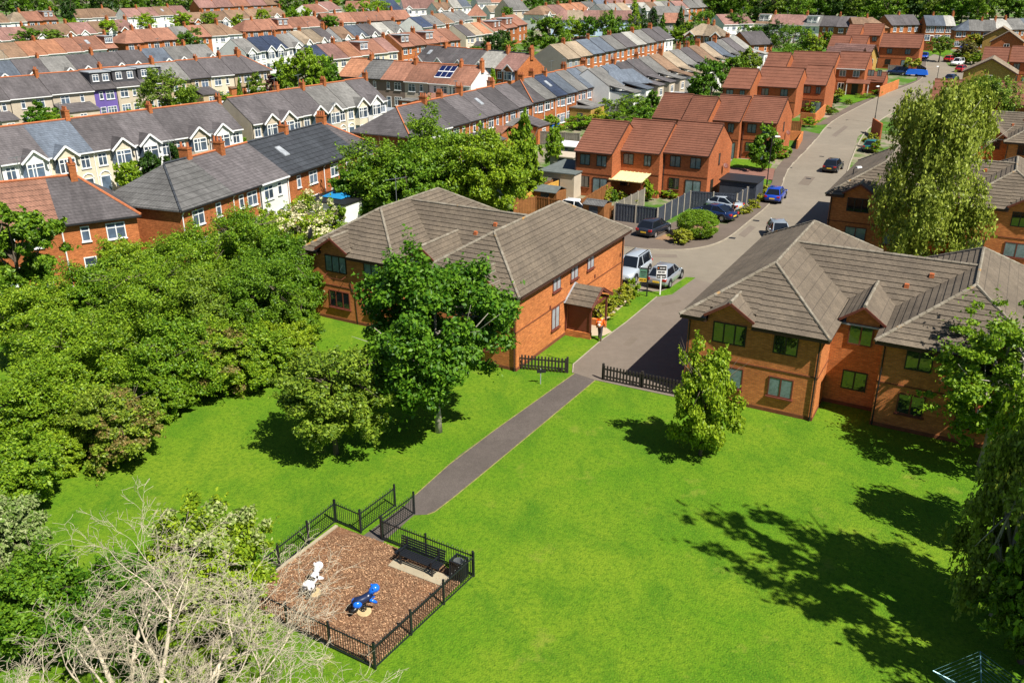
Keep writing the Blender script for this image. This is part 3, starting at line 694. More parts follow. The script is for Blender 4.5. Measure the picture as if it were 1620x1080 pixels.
        s = MB(); s.box(x1 + .15, xo - .15, ya + .36, ya + .40, .5, 2.1); obj('side_glazing', s.mesh('side_glazing', M['frame_red']), p)
        # drying line bracket under the left front window
        q = MB(); y0 = yl[0]
        q.beam((1.5, y0 - .55, 3.2), (3.1, y0 - .55, 3.2), .03, .03); q.beam((1.5, y0, 3.3), (1.5, y0 - .55, 3.2), .03, .03); q.beam((3.1, y0, 3.3), (3.1, y0 - .55, 3.2), .03, .03)
        obj('drying_rail', q.mesh('drying_rail', M['frame_red']), root)
        q = MB(); q.tube([(3.35, y0 - .03, 2.9), (3.5, y0 - .03, 2.3), (3.7, y0 - .03, 2.25), (3.8, y0 - .03, .1)], .02, 5); obj('cable', q.mesh('cable', M['trim_black']), root)
    if aerial:
        a = MB(); bx, by = 3.3, yl[0] + 5.6
        a.tube([(bx, by, 6.9), (bx, by, 9.0)], .025, 6); a.beam((bx - .9, by, 8.55), (bx + .9, by + .1, 8.95), .03, .03)
        for i in range(8):
            u = -.85 + i * .24; a.beam((bx + u, by - .22, 8.75 + u * .22), (bx + u, by + .22, 8.75 + u * .22), .015, .015)
        obj('aerial', a.mesh('aerial', M['grey_metal']), root)
    if dish:
        a = MB(); a.lathe([(0, 0), (.2, .015), (.36, .06), (.42, .10), (.36, .075), (.2, .03), (0, .015)], 16)
        o = obj('satellite_dish', a.mesh('satellite_dish', M['trim_black'], True), root, (-.45, yl[0] + .9, 5.5)); o.rotation_euler = (0, math.radians(-82), .35)
        b = MB(); b.tube([(-.35, yl[0] + .9, 4.6), (-.4, yl[0] + .9, 5.5)], .025, 6); obj('dish_pole', b.mesh('dish_pole', M['trim_black']), root)
    return root

AP = apartment('brown-roofed orange brick flats with a gabled porch, left of the footpath', 40.7, -39.2, (1.45, 15.4), (0, 16.1), 8.3, 2.7,
    side_windows=[(5.15, 3.5, 1.12), (7.7, 3.5, 1.12), (10.2, 3.5, 1.12), (5.05, 1.0, 1.45)], porch=True, aerial=True, dish=True, lichen=(1,))
apartment('brown-roofed orange brick flats nearest the lawn, right of the tarmac drive', 42.75, -13.0, (0, 17.1), (1.15, 15.6), 8.55, 2.75, lichen=(1,))
apartment('orange brick flats half hidden behind the tall weeping birch', 76.2, -11.8, (0, 16), (1.2, 15), 8.5, 2.75)
apartment('furthest grey-brown hipped block at the right edge beyond the second birch', 111.0, -9.2, (0, 16), (1.15, 15), 8.5, 2.75)

# ---------------------------------------------------------------- streets of terraced houses
RK = dict(S='roof_slate', L='roof_blue', G='roof_grey', K='roof_black', C='roof_conc', O='roof_orange', U='roof_rust', B='roof_brown', Y='roof_clay', P='roof_pink', T='roof_tan', A='roof_pale', N='roof_navy')
RW = dict(S='dark slate', L='blue-grey slate', G='grey', K='black tiled', C='grey ribbed', O='bright orange', U='rust red', B='brown', Y='mottled clay tiled', P='dusky pink', T='tan', A='pale grey', N='dark navy')
WK = dict(w='wall_white', c='wall_cream', b='wall_beige', t='wall_tan', g='wall_grey', l='wall_paleblue', n='wall_brown', k='wall_black', v='wall_purple', r='brick_terrace', p='wall_pink', y='brick_yellow')
WW = dict(w='white', c='cream', b='beige', t='tan', g='grey', l='pale blue', n='brown', k='dark', v='purple', r='brick', p='pink', y='yellow brick')
ORD = ['leftmost', '2nd from left', '3rd from left', '4th from left', '5th from left', '6th from left', '7th from left', '8th from left', '9th from left', '10th from left', '11th from left', '12th from left', '13th from left', '14th from left', '15th from left']
_hm = {}
def cached(key, fn):
    if key not in _hm: _hm[key] = fn()
    return _hm[key]
def hroof(w, D, ze, zr, rk, h0, h1, ov=.3):
    r = MB(); V = Vector; m = D / 2; k = (zr - ze) / m; e = ze - ov * k; th = .13
    i0, i1 = (m * .82 if h0 else 0), (w - m * .82 if h1 else w); a, b = (-ov if h0 else 0), (w + ov if h1 else w)
    A, Bq, C, Dq = V((a, -ov, e)), V((b, -ov, e)), V((b, D + ov, e)), V((a, D + ov, e)); r0, r1 = V((i0, m, zr)), V((i1, m, zr)); t = V((0, 0, th))
    r.poly([A + t, Bq + t, r1 + t, r0 + t]); r.poly([C + t, Dq + t, r0 + t, r1 + t])
    if h0: r.poly([Dq + t, A + t, r0 + t])
    else: r.poly([A + t, r0 + t, Dq + t, Dq, r0, A])
    if h1: r.poly([Bq + t, C + t, r1 + t])
    else: r.poly([Bq + t, Bq, r1, C, C + t, r1 + t])
    r.poly([A, Bq, Bq + t, A + t]); r.poly([C, Dq, Dq + t, C + t])
    if h0: r.poly([Dq, A, A + t, Dq + t])
    if h1: r.poly([Bq, C, C + t, Bq + t])
    return r.mesh('roof', M[rk]), (i0, i1, a, b, r0 + t, r1 + t, A + t, Bq + t)
def win_mesh(w, h, p):
    def f(): q = MB(); simple_window(q, 0, 0, 0, w, h, p); q.box(-w / 2 - .06, w / 2 + .06, -.12, .01, -.07, -.004, 0); return q.mesh('window', [M['white'], M['glass_far']])
    return cached(('win', w, h, p), f)
def chimney_mesh(pots):
    def f():
        q = MB(); q.box(-.27, .27, -.5, .5, -1.0, 1.05, 0); q.box(-.32, .32, -.55, .55, 1.05, 1.17, 0)
        for i in range(pots): q.lathe([(.11, 0), (.13, .05), (.10, .4), (.12, .45), (.07, .45), (.07, .2)], 7, 1, (0, -.36 + .72 * i / max(1, pots - 1), 1.17))
        return q.mesh('chimney', [M['brick_terrace'], M['pot']])
    return cached(('ch', pots), f)
def aerial_mesh():
    def f():
        q = MB(); q.tube([(0, 0, -.1), (0, 0, 1.9)], .03, 4); q.beam((-.55, 0, 1.8), (.6, 0, 1.9), .03, .03)
        for i in range(6): x = -.5 + .2 * i; q.beam((x, -.25, 1.82 + x * .08), (x, .25, 1.82 + x * .08), .02, .02)
        return q.mesh('aerial', M['grey_metal'])
    return cached('aerial', f)
HN = [0]
def house(loc, rz, w, rk, wk, fl, label, group, D=8.0, ze=4.9, zr=7.4, name='terraced_house', chim=True, det=1, face='r'):
    HN[0] += 1; rng = random.Random(HN[0] * 7 + 3)
    t = thing(name, loc, rz, label, 'house', group); V = Vector
    h0, h1 = '<' in fl, '>' in fl; kw = round(w, 2)
    def wallf():
        q = MB()
        def prof(x, hip): return [(x, 0, -1.4), (x, D, -1.4), (x, D, ze), (x, 0, ze)] if hip else [(x, 0, -1.4), (x, D, -1.4), (x, D, ze), (x, D / 2, zr - .02), (x, 0, ze)]
        P0, P1 = prof(0, h0), prof(w, h1); q.poly(P0[::-1]); q.poly(P1)
        q.poly([P0[0], P1[0], P1[-1], P0[-1]]); q.poly([P1[1], P0[1], P0[2], P1[2]]); return q.mesh('wall', M[WK[wk]])
    wall = obj('wall', cached(('wall', kw, wk, h0, h1, D, ze, zr), wallf), t)
    rm, (i0, i1, a, b, r0, r1, ea, eb) = cached(('roof', kw, rk, h0, h1, D, ze, zr), lambda: hroof(w, D, ze, zr, RK[rk], h0, h1))
    roof = obj('roof', rm, t)
    def ridgef():
        q = MB(); q.tube([r0 + V((0, 0, .03)), r1 + V((0, 0, .03))], .11, 5)
        if h0: q.tube([ea + V((0, 0, .03)), r0 + V((0, 0, .03))], .10, 5)
        if h1: q.tube([eb + V((0, 0, .03)), r1 + V((0, 0, .03))], .10, 5)
        return q.mesh('ridge_tiles', M['pot'] if rk in 'SGLYUO' else M['roof_black'])
    if det: obj('ridge_tiles', cached(('ridge', kw, rk in 'SGLYUO', h0, h1, D, ze, zr), ridgef), roof)
    def gutf():
        q = MB(); z = ea.z - .13; q.box(a, b, -.40, -.30, z - .03, z + .09); return q.mesh('gutter', M['white'] if wk in 'wcb' else M['trim_black'])
    obj('gutter', cached(('gut', kw, wk in 'wcb', h0, h1, D, ze, zr), gutf), roof)
    if chim and '-' not in fl and (HN[0] % 2 == 0 or rng.random() < .22):
        cs = rng.uniform(.74, 1.0); obj('chimney', chimney_mesh(2 + HN[0] % 3), roof, (w - .02 if not h1 else w - 3.4, D / 2 + rng.uniform(-.3, .3), zr + rng.uniform(-.25, .05)), 0, (cs, cs, cs))
    if rng.random() < .3 and '-' not in fl: obj('aerial', aerial_mesh(), roof, (w * rng.uniform(.6, .95), D / 2, zr), rng.uniform(-.6, .6))
    def win(x, z, ww, hh, p=2, y=0): obj('window', win_mesh(ww, hh, p), t, (x, y, z))
    k = (zr - ze) / (D / 2)
    def onroof(y): return ze + y * k + .15
    if 'b' in fl or 'm' in fl:                              # two-storey bay under a small white gable
        right = 'm' in fl; bx = w * (.66 if right else .34); bw = 1.15
        def bayf():
            q = MB(); pl = [(-bw, 0), (-bw * .72, -.62), (bw * .72, -.62), (bw, 0)]
            for z0, z1 in ((-1, .75), (2.15, 3.1), (4.5, 4.75)):
                q.prism([(x, y, z0) for x, y in pl], (0, 0, z1 - z0), 0)
            for z0, z1 in ((.75, 2.15), (3.1, 4.5)):
                q.prism([(x * .96, y * .93, z0) for x, y in pl], (0, 0, z1 - z0), 2)
                for x, y in pl[1:3] + [(0, -.62), (-.28 * bw, -.62)]: q.box(x - .05, x + .05, y - .03, y + .05, z0, z1, 1)
                q.box(-bw * .72, bw * .72, -.645, -.58, z0 + .95, z0 + 1.02, 1); q.box(-bw * .72, bw * .72, -.66, -.58, z0 - .06, z0 + .05, 1); q.box(-bw * .72, bw * .72, -.65, -.58, z1 - .05, z1 + .05, 1)
            q.prism([(-bw, -.55, 4.75), (bw, -.55, 4.75), (0, -.55, 5.72)], (0, .6, 0), 0)
            return q.mesh('bay', [M[WK[wk]], M['white'], M['glass_far']])
        bay = obj('bay', cached(('bay', wk, right), bayf), t, (bx, 0, 0))
        def broof():
            q = MB(); L = 2.3; th = .1
            for s in (-1, 1):
                q.hexa([(s * (bw + .2), -.8, 4.62), (0, -.8, 5.78), (0, L, 5.78), (s * (bw + .2), L - 1.6, 4.62), (s * (bw + .2), -.8, 4.62 + th), (0, -.8, 5.78 + th), (0, L, 5.78 + th), (s * (bw + .2), L - 1.6, 4.62 + th)], 0)
                q.beam((s * (bw + .22), -.82, 4.62), (0, -.82, 5.80), .06, .2, 1)
            return q.mesh('bay_roof', [M[RK[rk]], M['white']])
        obj('bay_roof', cached(('broof', rk), broof), bay)
        ox = w * (.2 if right else .8)
        win(ox, 3.15, 1.0, 1.3, 2)
        def doorf():
            q = MB(); q.box(-.55, .55, -.03, .02, 0, 2.05, 1); q.box(-.45, .45, -.05, 0, 0, 2.0, 0)
            q.lathe([(.7, 0), (.72, .05)], 3, 1, (0, 40, -90)); q.tube([(-.62, -.04, 2.0), (-.45, -.04, 2.4), (0, -.04, 2.6), (.45, -.04, 2.4), (.62, -.04, 2.0)], .07, 5, 1)
            return q.mesh('door', [M['glass_far'], M['white']])
        def doorf2():
            q = MB(); q.box(-.62, .62, -.03, .02, 0, 2.1, 1); q.box(-.48, .48, -.05, 0, .02, 2.0, 0)
            q.tube([(-.62, -.04, 2.05), (-.45, -.04, 2.42), (0, -.04, 2.6), (.45, -.04, 2.42), (.62, -.04, 2.05)], .07, 5, 1); return q.mesh('door', [M['glass_far'], M['white']])
        obj('door', cached('archdoor', doorf2), t, (ox, 0, 0))
    elif 'f' in fl:
        for x in (.28, .72): win(w * x, 3.0, 1.05, 1.6, 2)
        win(w * .32, .8, 1.5, 1.6, 2)
        def dd(): q = MB(); q.box(-.5, .5, -.05, .02, 0, 2.3, 0); q.box(-.4, .4, -.07, 0, .05, 2.0, 1); return q.mesh('door', [M['white'], M['frame_red']])
        obj('door', cached('fdoor', dd), t, (w * .78, 0, 0))
    else:
        s = .3 if HN[0] % 2 else .7
        win(w * s, 3.2, 1.35, 1.25, 2); win(w * (1 - s), 3.3, .62, 1.15, 1)
        if 'x' not in fl and 'o' not in fl: win(w * s, .7, 1.5, 1.4, 3); obj('door', win_mesh(.9, 2.05, 1), t, (w * (1 - s), 0, .05))
    if 'x' in fl or 'o' in fl:                              # rear extension
        dep, hh, ww = (3.2, 2.3, w * .8) if 'x' in fl else (4.2, 4.2, w * .52)
        def extf(): q = MB(); q.prism([(0, -dep, -1.2), (ww, -dep, -1.2), (ww, -dep, hh), (0, -dep, hh)], (0, dep, 0)); return q.mesh('extension', M[WK[wk]])
        ex = obj('extension', cached(('ext', kw, wk, dep), extf), t, (w * .04, 0, 0))
        def exr(): q = MB(); q.hexa([(-.15, -dep - .2, hh), (ww + .15, -dep - .2, hh), (ww + .15, 0, hh + .9), (-.15, 0, hh + .9), (-.15, -dep - .2, hh + .12), (ww + .15, -dep - .2, hh + .12), (ww + .15, 0, hh + 1.02), (-.15, 0, hh + 1.02)]); return q.mesh('extension_roof', M[RK[rk]])
        obj('extension_roof', cached(('extr', kw, rk, dep), exr), ex)
        obj('window', win_mesh(1.1, 1.1, 2), ex, (ww / 2, -dep, .9 if hh < 3 else 2.6))
    if 'd' in fl or 'D' in fl:                              # box dormer
        dk = 'wall_black' if 'D' in fl else ('wall_white' if wk in 'wl' else 'roof_rust')
        dw = w * (.92 if 'D' in fl else .66)
        def dorf():
            q = MB(); y0, z0, z1 = .75, onroof(.75) - .15, zr - .12
            q.prism([(-dw / 2, y0, z0), (-dw / 2, D / 2, z0), (-dw / 2, D / 2, z1), (-dw / 2, y0, z1)], (dw, 0, 0), 0)
            q.box(-dw / 2 - .12, dw / 2 + .12, y0 - .2, D / 2 + .2, z1, z1 + .14, 1); return q.mesh('dormer', [M[dk], M['lead']])
        dm = obj('dormer', cached(('dor', kw, dk, D, ze, zr), dorf), roof, (w / 2, 0, 0))
        for sx in (-.24, .24): obj('window', win_mesh(1.0, 1.05, 2), dm, (dw * sx, .75, onroof(.75) + .45))
    if 's' in fl:
        def solf():
            q = MB()
            for i in range(3):
                for j in range(2):
                    x0, y0 = .35 + i * 1.05, .9 + j * 1.35
                    z0, z1 = onroof(y0) + .06, onroof(y0 + 1.25) + .06
                    q.hexa([(x0, y0, z0), (x0 + .97, y0, z0), (x0 + .97, y0 + 1.25, z1), (x0, y0 + 1.25, z1), (x0, y0, z0 + .05), (x0 + .97, y0, z0 + .05), (x0 + .97, y0 + 1.25, z1 + .05), (x0, y0 + 1.25, z1 + .05)], 0)
                    q.hexa([(x0 - .03, y0 - .03, z0 - .02), (x0 + 1.0, y0 - .03, z0 - .02), (x0 + 1.0, y0 + 1.28, z1 - .02), (x0 - .03, y0 + 1.28, z1 - .02), (x0 - .03, y0 - .03, z0 + .035), (x0 + 1.0, y0 - .03, z0 + .035), (x0 + 1.0, y0 + 1.28, z1 + .035), (x0 - .03, y0 + 1.28, z1 + .035)], 1)
            return q.mesh('solar_panels', [M['solar'], M['white']])
        obj('solar_panels', cached(('sol', D, ze, zr), solf), roof, (max(0, w / 2 - 1.9), 0, 0))
    if 'k' in fl:
        def skf(): q = MB(); y0 = 1.6; z0, z1 = onroof(y0) + .03, onroof(y0 + 1.1) + .03; q.hexa([(-.4, y0, z0 - .1), (.4, y0, z0 - .1), (.4, y0 + 1.1, z1 - .1), (-.4, y0 + 1.1, z1 - .1), (-.4, y0, z0 + .05), (.4, y0, z0 + .05), (.4, y0 + 1.1, z1 + .05), (-.4, y0 + 1.1, z1 + .05)]); return q.mesh('skylight', M['glass_blind'])
        obj('skylight', cached(('sky', D, ze, zr), skf), roof, (w * .45, 0, 0))
    if det and wk in 'rcbtw' and '-' not in fl:
        def dpf(): q = MB(); q.tube([(0, -.08, 0), (0, -.08, ze - .5), (0, -.3, ze - .2)], .05, 5); return q.mesh('downpipe', M['white'] if wk in 'cr' else M['trim_black'])
        obj('downpipe', cached(('dp', wk in 'cr', ze), dpf), t, (.06, 0, 0))
    return t

def terrace(desc, Lp, Rp, units, breaks=None, ze=4.9, zr=7.4, D=8.0, det=1, chim=True, name='terraced_house', extra=None):
    """Lp, Rp: photo points of the near eave's two ends; units 'roof wall flags' from left to right"""
    A, Bv = G(*Lp, ze), G(*Rp, ze); us = units.split(); n = len(us)
    e = Vector((Bv.x - A.x, Bv.y - A.y, 0)); L = e.length; e.normalize(); rz = math.atan2(e.y, e.x)
    if breaks:
        bs = []
        for x in breaks:
            f = (x - Lp[0]) / (Rp[0] - Lp[0]); p = G(x, Lp[1] + (Rp[1] - Lp[1]) * f, ze); bs.append((p - A).dot(e))
    else: bs = [L * i / n for i in range(n + 1)]
    out = []
    for i, u in enumerate(us):
        w = bs[i + 1] - bs[i]; p = A + e * (bs[i] + w * .5); q = A + e * bs[i]; fl = u[2:]
        ft = ''
        if 's' in fl: ft = ' with solar panels'
        elif 'd' in fl or 'D' in fl: ft = ' with box dormer'
        elif 'k' in fl: ft = ' with skylight'
        rw = RW[u[0]].replace(' tiled', '')
        lab = f"{rw}-roofed {WW[u[1]]} house{ft}, {ORD[i]} in {desc}" if n > 1 else f"{rw}-roofed {WW[u[1]]} house{ft}, {desc}"
        for x, y in ((ft, ''), (rw + '-roofed ', ''), (WW[u[1]] + ' ', '')):
            if len(lab.split()) > 16: lab = lab.replace(x, y, 1)
        if len(lab.split()) > 16: print('TOO LONG', lab)
        nm = name if n > 2 else 'house'
        out.append(house((q.x, q.y, tz(p.y)), rz, w, u[0], u[1], fl, lab, desc if n > 2 else None, D, ze, zr, nm, chim, det))
    return out
T = terrace
T('the near left terrace with white gabled bays', (-2, 259.5), (382, 202), 'Swm Lcb Scm Swb Sbm Swb', zr=7.6)
T('the beige gabled-bay terrace left of centre', (397.6, 196), (610.6, 157), 'Sbm Sbb Sbm Gbb Gcm Swb', zr=7.6)
T('the brick pair behind the left hedge', (-38, 370), (215, 338), 'Yr Sr>', [-38, 93.7, 215], chim=True)
T('the terrace with the black tiled roofs', (285, 331), (592, 230), 'Cr< Sr Sw Krk Kr Sr>', [285, 366, 409, 453, 510, 564, 592])
T('the long brick terrace behind the big bushy tree', (648, 216), (841, 163), 'Sr< Sw Sr Srx Srk Sr Srx')
T('the brick terrace running on up the hill', (842, 162), (957.8, 131), 'Sr< Gr Nrk Lr Grx Lr Gr')
T('the pale back-to-back row beyond the gardens', (964, 139), (1190, 77), 'Gwo Lwo Sbo Sbo Gbo Bwo Tbo Gwo Swo Bto Two Lwo Gwo Swo Awo', det=0)
T('the red and white fronted terrace', (896.7, 94.2), (1065, 60), 'Tgf Trf Lrf Lrf Grf Srf Arf Grf Srf Swf', det=0)
T('the orange-tiled row with solar panels', (535, 119.5), (744.7, 135.6), 'On Cn- Un Ub- Uwsx Uw', [535, 568, 603, 640, 678, 712, 745])
T('the short grey row behind the solar panels', (655, 95), (819, 111.7), 'Swbk Swb Swb Alb Prm', chim=True)
T('the row with the navy solar roof', (505, 96.5), (629, 80), 'Nc- Pc Oc Ucd Uc Pc', [505, 524, 551, 571, 590, 612, 629], det=0)
T('the red row with two red dormers', (635, 75), (728, 62.5), 'Urd Ur Urd Ur Ur', det=0)
T('the short tan row past the red dormers', (737, 58), (778, 52), 'Sc Tc Oc', det=0)
T('the red row left of the round dark tree', (781, 51), (834, 37), 'Ucsd Urd Ur', det=0)
T('the low red row below the green lime trees', (515, 37), (652, 30), 'Ur Uw Ur Ur Ur Ur', det=0)
T('the grey row of white gables, centre back', (540, 62), (642, 50), 'Bwb Lwb Swb Awb Gwb', det=0)
T('the grey row with a blue solar roof', (668, 44), (748, 30), 'Nw- Gw Bw Gw Gw', det=0)
T('the orange-roofed row at the left edge', (-10, 94), (186, 75), 'Tw Bw Ow Ow Uw Uwk Urd', [-10, 13, 44, 75, 105, 133, 168, 186], det=0)
T('the red-tiled row with hipped left end', (198, 69), (383, 53), 'Ur< Ur Ur Gr Ur Bw Bw>', det=0)
T('the red row with one white dormer', (385, 50), (512, 41), 'Ur< Ur Urd Uw Uw', det=0)
T('the pink-roofed row behind the round trees', (-22, 66), (215, 47), 'Pwb Pwm Bwb Bwm Pwb Bwm Prb', det=0)
T('the brown-roofed row with white gables', (300, 36), (455, 25), 'Brb Bwm Bwb Bwm Bwb', det=0)
T('the back row at top left', (-10, 37), (92, 31), 'Bw Tw< Ur Urd', det=0)
T('the brown row by the tall conifer', (120, 29.5), (195, 26), 'Bw Bw Bw>', det=0)
T('the dusky pink row under the wood', (202, 28), (300, 22), 'Pw Pw Bwk Pw', det=0)
T('the top left row against the wood', (315, 13), (447, 7), 'Pr Pr Ur Pr Br', det=0)
T('the dark row with small white gables', (-10, 127), (345, 92), 'Lwb Swb Gwm Swb Swm Swb Lwm Gwb Gwm', det=0)
T('the white-fronted gabled terrace', (388, 84), (476, 73), 'Gwb Nwm Nwb Gwm', det=0)
T('the three tan-roofed gabled houses', (480, 70), (532, 62), 'Twb Twm Swb', det=0)
T('the beige row with the black dormers', (-20, 161), (427, 110), 'Sbx Sb Sbx SvD SbD SbD Gt Stx Sc St St>', [-20, 14, 80, 147, 182, 222, 262, 300, 332, 369, 398, 427])
T('the row with the large white dormers', (1195, 37), (1350, 43), 'Bwd Pw Pw Gwd Sr Sr', det=0)
T('the pair with a pale gable end, top right', (1145, 39), (1192, 37), 'Pw Pw', det=0)
T('the brown pair right of the white dormers', (1351, 44), (1405, 44), 'Br Br>', det=0)
T('the pair with bright brick gable, top right', (1410, 40), (1457, 39), 'Srf Srf', det=0)
T('the red-fronted row above the cul-de-sac', (1465, 40.5), (1512, 41), 'Lrf Lrf Arf', det=0)
T('the blue slate row above the cul-de-sac', (1512, 48), (1576, 49.5), 'Lr< Gr Gr', det=0)
T('the grey row at the top right edge', (1577, 47), (1650, 46), 'Ar Gr Lr', det=0)
T('the tan hip-roofed pair with red gables', (1082, 55), (1143, 57.5), 'Trb< Trm>', det=0)
T('standing alone beside the dark willow, brick gable', (1186, 71), (1222, 69), 'Sr-', det=0)
T('the red semi row, centre back', (860, 24), (950, 14), 'Bwb< Pw Owb Owm Gw', det=0)
T('the long brown row behind the round tree', (872, 31), (1000, 31.5), 'Pl< Tl Pl Bl Pl', det=0)
T('the small row left of the tall conifer', (955, 20), (1000, 17), 'Gw Aw Tw', det=0)
T('the pale row right of the tall conifer', (1018, 17), (1070, 14), 'Aw Bw Aw Gw', det=0)
T('the top row of dusky roofs, centre right', (945, 8.5), (1040, 4), 'Lw Pw Pw Uw Uw', det=0)
T('the far row past the pale roofs', (1072, 14), (1140, 10), 'Pw Gr Gr Pr', det=0)
T('the grey pair right of the dark firs', (1040, 24), (1090, 23), 'Gg Gg', det=0)
T('the low red house between firs, right of centre', (1052, 36), (1084, 36), 'Ug', det=0)
T('the half-timbered pair, top centre', (638, 14), (690, 13), 'Pwb Pwm', det=0, zr=8.2)
T('the dark blue house at top centre', (615, 18), (637, 16), 'Nw', det=0, zr=8.5)
T('the brown-roofed pair with white gable, top centre', (692, 17), (716, 16), 'Bwb Bwm', det=0)
T('the cream pair, top centre', (716, 12), (745, 10), 'Ac Lw', det=0, zr=8.6)
T('with the pyramid roof, top centre', (738, 25), (768, 25), 'Uc<>', det=0, zr=8.4, chim=False)
T('the low tan bungalow, top centre', (775, 20), (806, 19), 'Tw', det=0, ze=3.4, zr=5.6)
T('with pale gable end left of the top wood', (808, 17), (836, 15), 'Gb', det=0, zr=8.4)
T('at the very top left of centre', (497, 22), (540, 13), 'Uw Pw', det=0)
T('the orange pair beyond the low red row', (545, 14), (582, 14), 'Uw Uw', det=0)
T('the top pair of roofs by the far wood', (755, 5), (800, 4), 'Gw Uw', det=0)
T('the end house at the corner of the hill terrace', (962, 135.5), (1030, 129), 'Lr<>', D=5, zr=6.8, det=0, chim=False)

# ---------------------------------------------------------------- brick houses with red concrete-tile roofs along the estate road
def redhouse(Lp, Rp, label, ze=4.9, rise=2.5, D=8.3, brick='brick_red', lower='wd', wf='frame_dark', group=None, det=1, rot=None):
    A, Bv = G(*Lp, ze), G(*Rp, ze); pa, qa = toPQ(A); pb, qb = toPQ(Bv); p0 = (pa + pb) / 2
    if rot is None: o = PQ(p0, qa); w = qb - qa; rz = -PH
    else: o = Vector((A.x, A.y, 0)); w = (Bv - A).length; rz = -PH + rot; o.z = tz(o.y)
    o.z = tz((PQ(p0, (qa + qb) / 2)).y)
    t = thing('red_roofed_house', o, rz, label, 'house', group); V = Vector; zr = ze + rise
    q = MB(); q.prism([(0, 0, -1), (0, D, -1), (0, D, ze), (0, D / 2, zr - .03), (0, 0, ze)], (w, 0, 0)); wall = obj('wall', q.mesh('wall', M[brick]), t)
    R = MB(); k = rise / (D / 2); e = ze - .3 * k
    slope(R, [V((-.06, -.3, e)), V((w + .06, -.3, e)), V((w + .06, D / 2, zr)), V((-.06, D / 2, zr))], .36 if det else .8, .035)
    slope(R, [V((-.06, D + .3, e)), V((-.06, D / 2, zr)), V((w + .06, D / 2, zr)), V((w + .06, D + .3, e))], .36 if det else .8, .035)
    roof = obj('roof', R.mesh('roof', [M['roof_red'], M['red_gap_shade']]), t)
    q = MB(); q.tube([(-.06, D / 2, zr + .04), (w + .06, D / 2, zr + .04)], .11, 6); obj('ridge_tiles', q.mesh('ridge_tiles', M['roof_red']), roof)
    q = MB(); q.box(0, w, -.36, -.24, e - .1, e + .04); obj('gutter', q.mesh('gutter', M['fascia'] if wf == 'frame_dark' else M['white']), roof)
    q = MB(); q.beam((w + .08, -.3, e + .02), (w + .08, D / 2, zr), .04, .2); obj('barge_board', q.mesh('barge_board', M['fascia']), roof)
    q = MB(); q.box(-.004, w + .004, -.03, 0, 2.42, 2.5); obj('string_course', q.mesh('string_course', M['brick_plinth']), wall)
    window(t, (w * .27, 0, 3.3), 0, 1.15, 1.15, 2, wf, 'glass_curtain'); window(t, (w * .72, 0, 3.3), 0, 1.15 if HN[0] % 2 else .8, 1.15, 2, wf, 'glass_curtain')
    if 'w' in lower: window(t, (w * .27, 0, .95), 0, 1.15, 1.2, 2, wf, 'glass', 'brick_plinth')
    if 'd' in lower: window(t, (w * .7, 0, .05), 0, 1.7, 2.05, 2, wf, 'glass_curtain', name='patio_door')
    if 'g' in lower:
        window(t, (w, D * .45, 3.2), math.pi / 2, .5, 1.25, 1, wf, 'glass'); q = MB(); q.box(-.45, .45, -.05, .02, 0, 2.05); obj('side_door', q.mesh('side_door', M['frame_dark']), t, (w, D * .2, 0), math.pi / 2)
        q = MB(); q.lathe([(0, 0), (.18, .02), (.32, .08), (.3, .1), (0, .03)], 12); o2 = obj('satellite_dish', q.mesh('satellite_dish', M['frame_red'], True), t, (w + .35, D * .62, 2.9)); o2.rotation_euler = (math.radians(60), 0, .9)
    q = MB(); q.tube([(.12, -.08, 0), (.12, -.08, ze - .4), (.12, -.28, ze - .25)], .045, 5); obj('downpipe', q.mesh('downpipe', M['trim_black']), t)
    HN[0] += 1; return t
rh = redhouse
C1 = rh((908.9, 236), (970.7, 240.4), 'red-roofed brick house at the left end of the row nearest the flats', group=None)
C2 = rh((976, 235), (1045.6, 240.4), 'middle red-roofed brick house, with the yellow canopy over its patio', lower='')
C3 = rh((1051, 237.8), (1121.8, 244.9), 'red-roofed brick house whose garden has the dark grey panel fence', lower='wdg')
q = MB(); q.hexa([(.2, -2.6, 2.05), (3.9, -2.6, 2.05), (3.9, -.02, 2.5), (.2, -.02, 2.5), (.2, -2.6, 2.12), (3.9, -2.6, 2.12), (3.9, -.02, 2.57), (.2, -.02, 2.57)])
for i in range(9): q.hexa([(.25 + i * .45, -2.6, 2.12), (.33 + i * .45, -2.6, 2.12), (.33 + i * .45, -.02, 2.57), (.25 + i * .45, -.02, 2.57), (.25 + i * .45, -2.6, 2.17), (.33 + i * .45, -2.6, 2.17), (.33 + i * .45, -.02, 2.62), (.25 + i * .45, -.02, 2.62)])
cn = obj('patio_canopy', q.mesh('patio_canopy', M['canopy_yellow']), C2)
for x in (.3, 3.8): q = MB(); q.box(x - .04, x + .04, -2.5, -2.42, -.05, 2.07); obj('canopy_post', q.mesh('canopy_post', M['frame_red']), cn)
window(C2, (1.0, 0, 1.0), 0, 1.2, 1.1, 2, 'frame_dark', 'glass'); 
rh((1033, 183.5), (1078.7, 187.2), 'leftmost red-roofed house in the second row up the road', lower='w')
rh((1079.3, 189), (1118.5, 192.2), '2nd red-roofed house from left in the second row up the road', lower='w')
rh((1123, 187.2), (1171.3, 190.9), '3rd red-roofed house from left in the second row, behind the round tree')
rh((1176.9, 189), (1229.6, 193.7), 'red-roofed house at the right end of the second row, above the round tree', lower='wdg')
rh((1143, 136.7), (1188, 139.3), 'leftmost red-roofed house in the third row up the road', det=0)
rh((1193.6, 133.5), (1260.7, 138.2), 'wide red-roofed house in the middle of the third row, small tree before it', det=0)
rh((1267.7, 131), (1307, 134), 'red-roofed house at the right end of the third row, beside a brick wall', lower='wd', det=0)
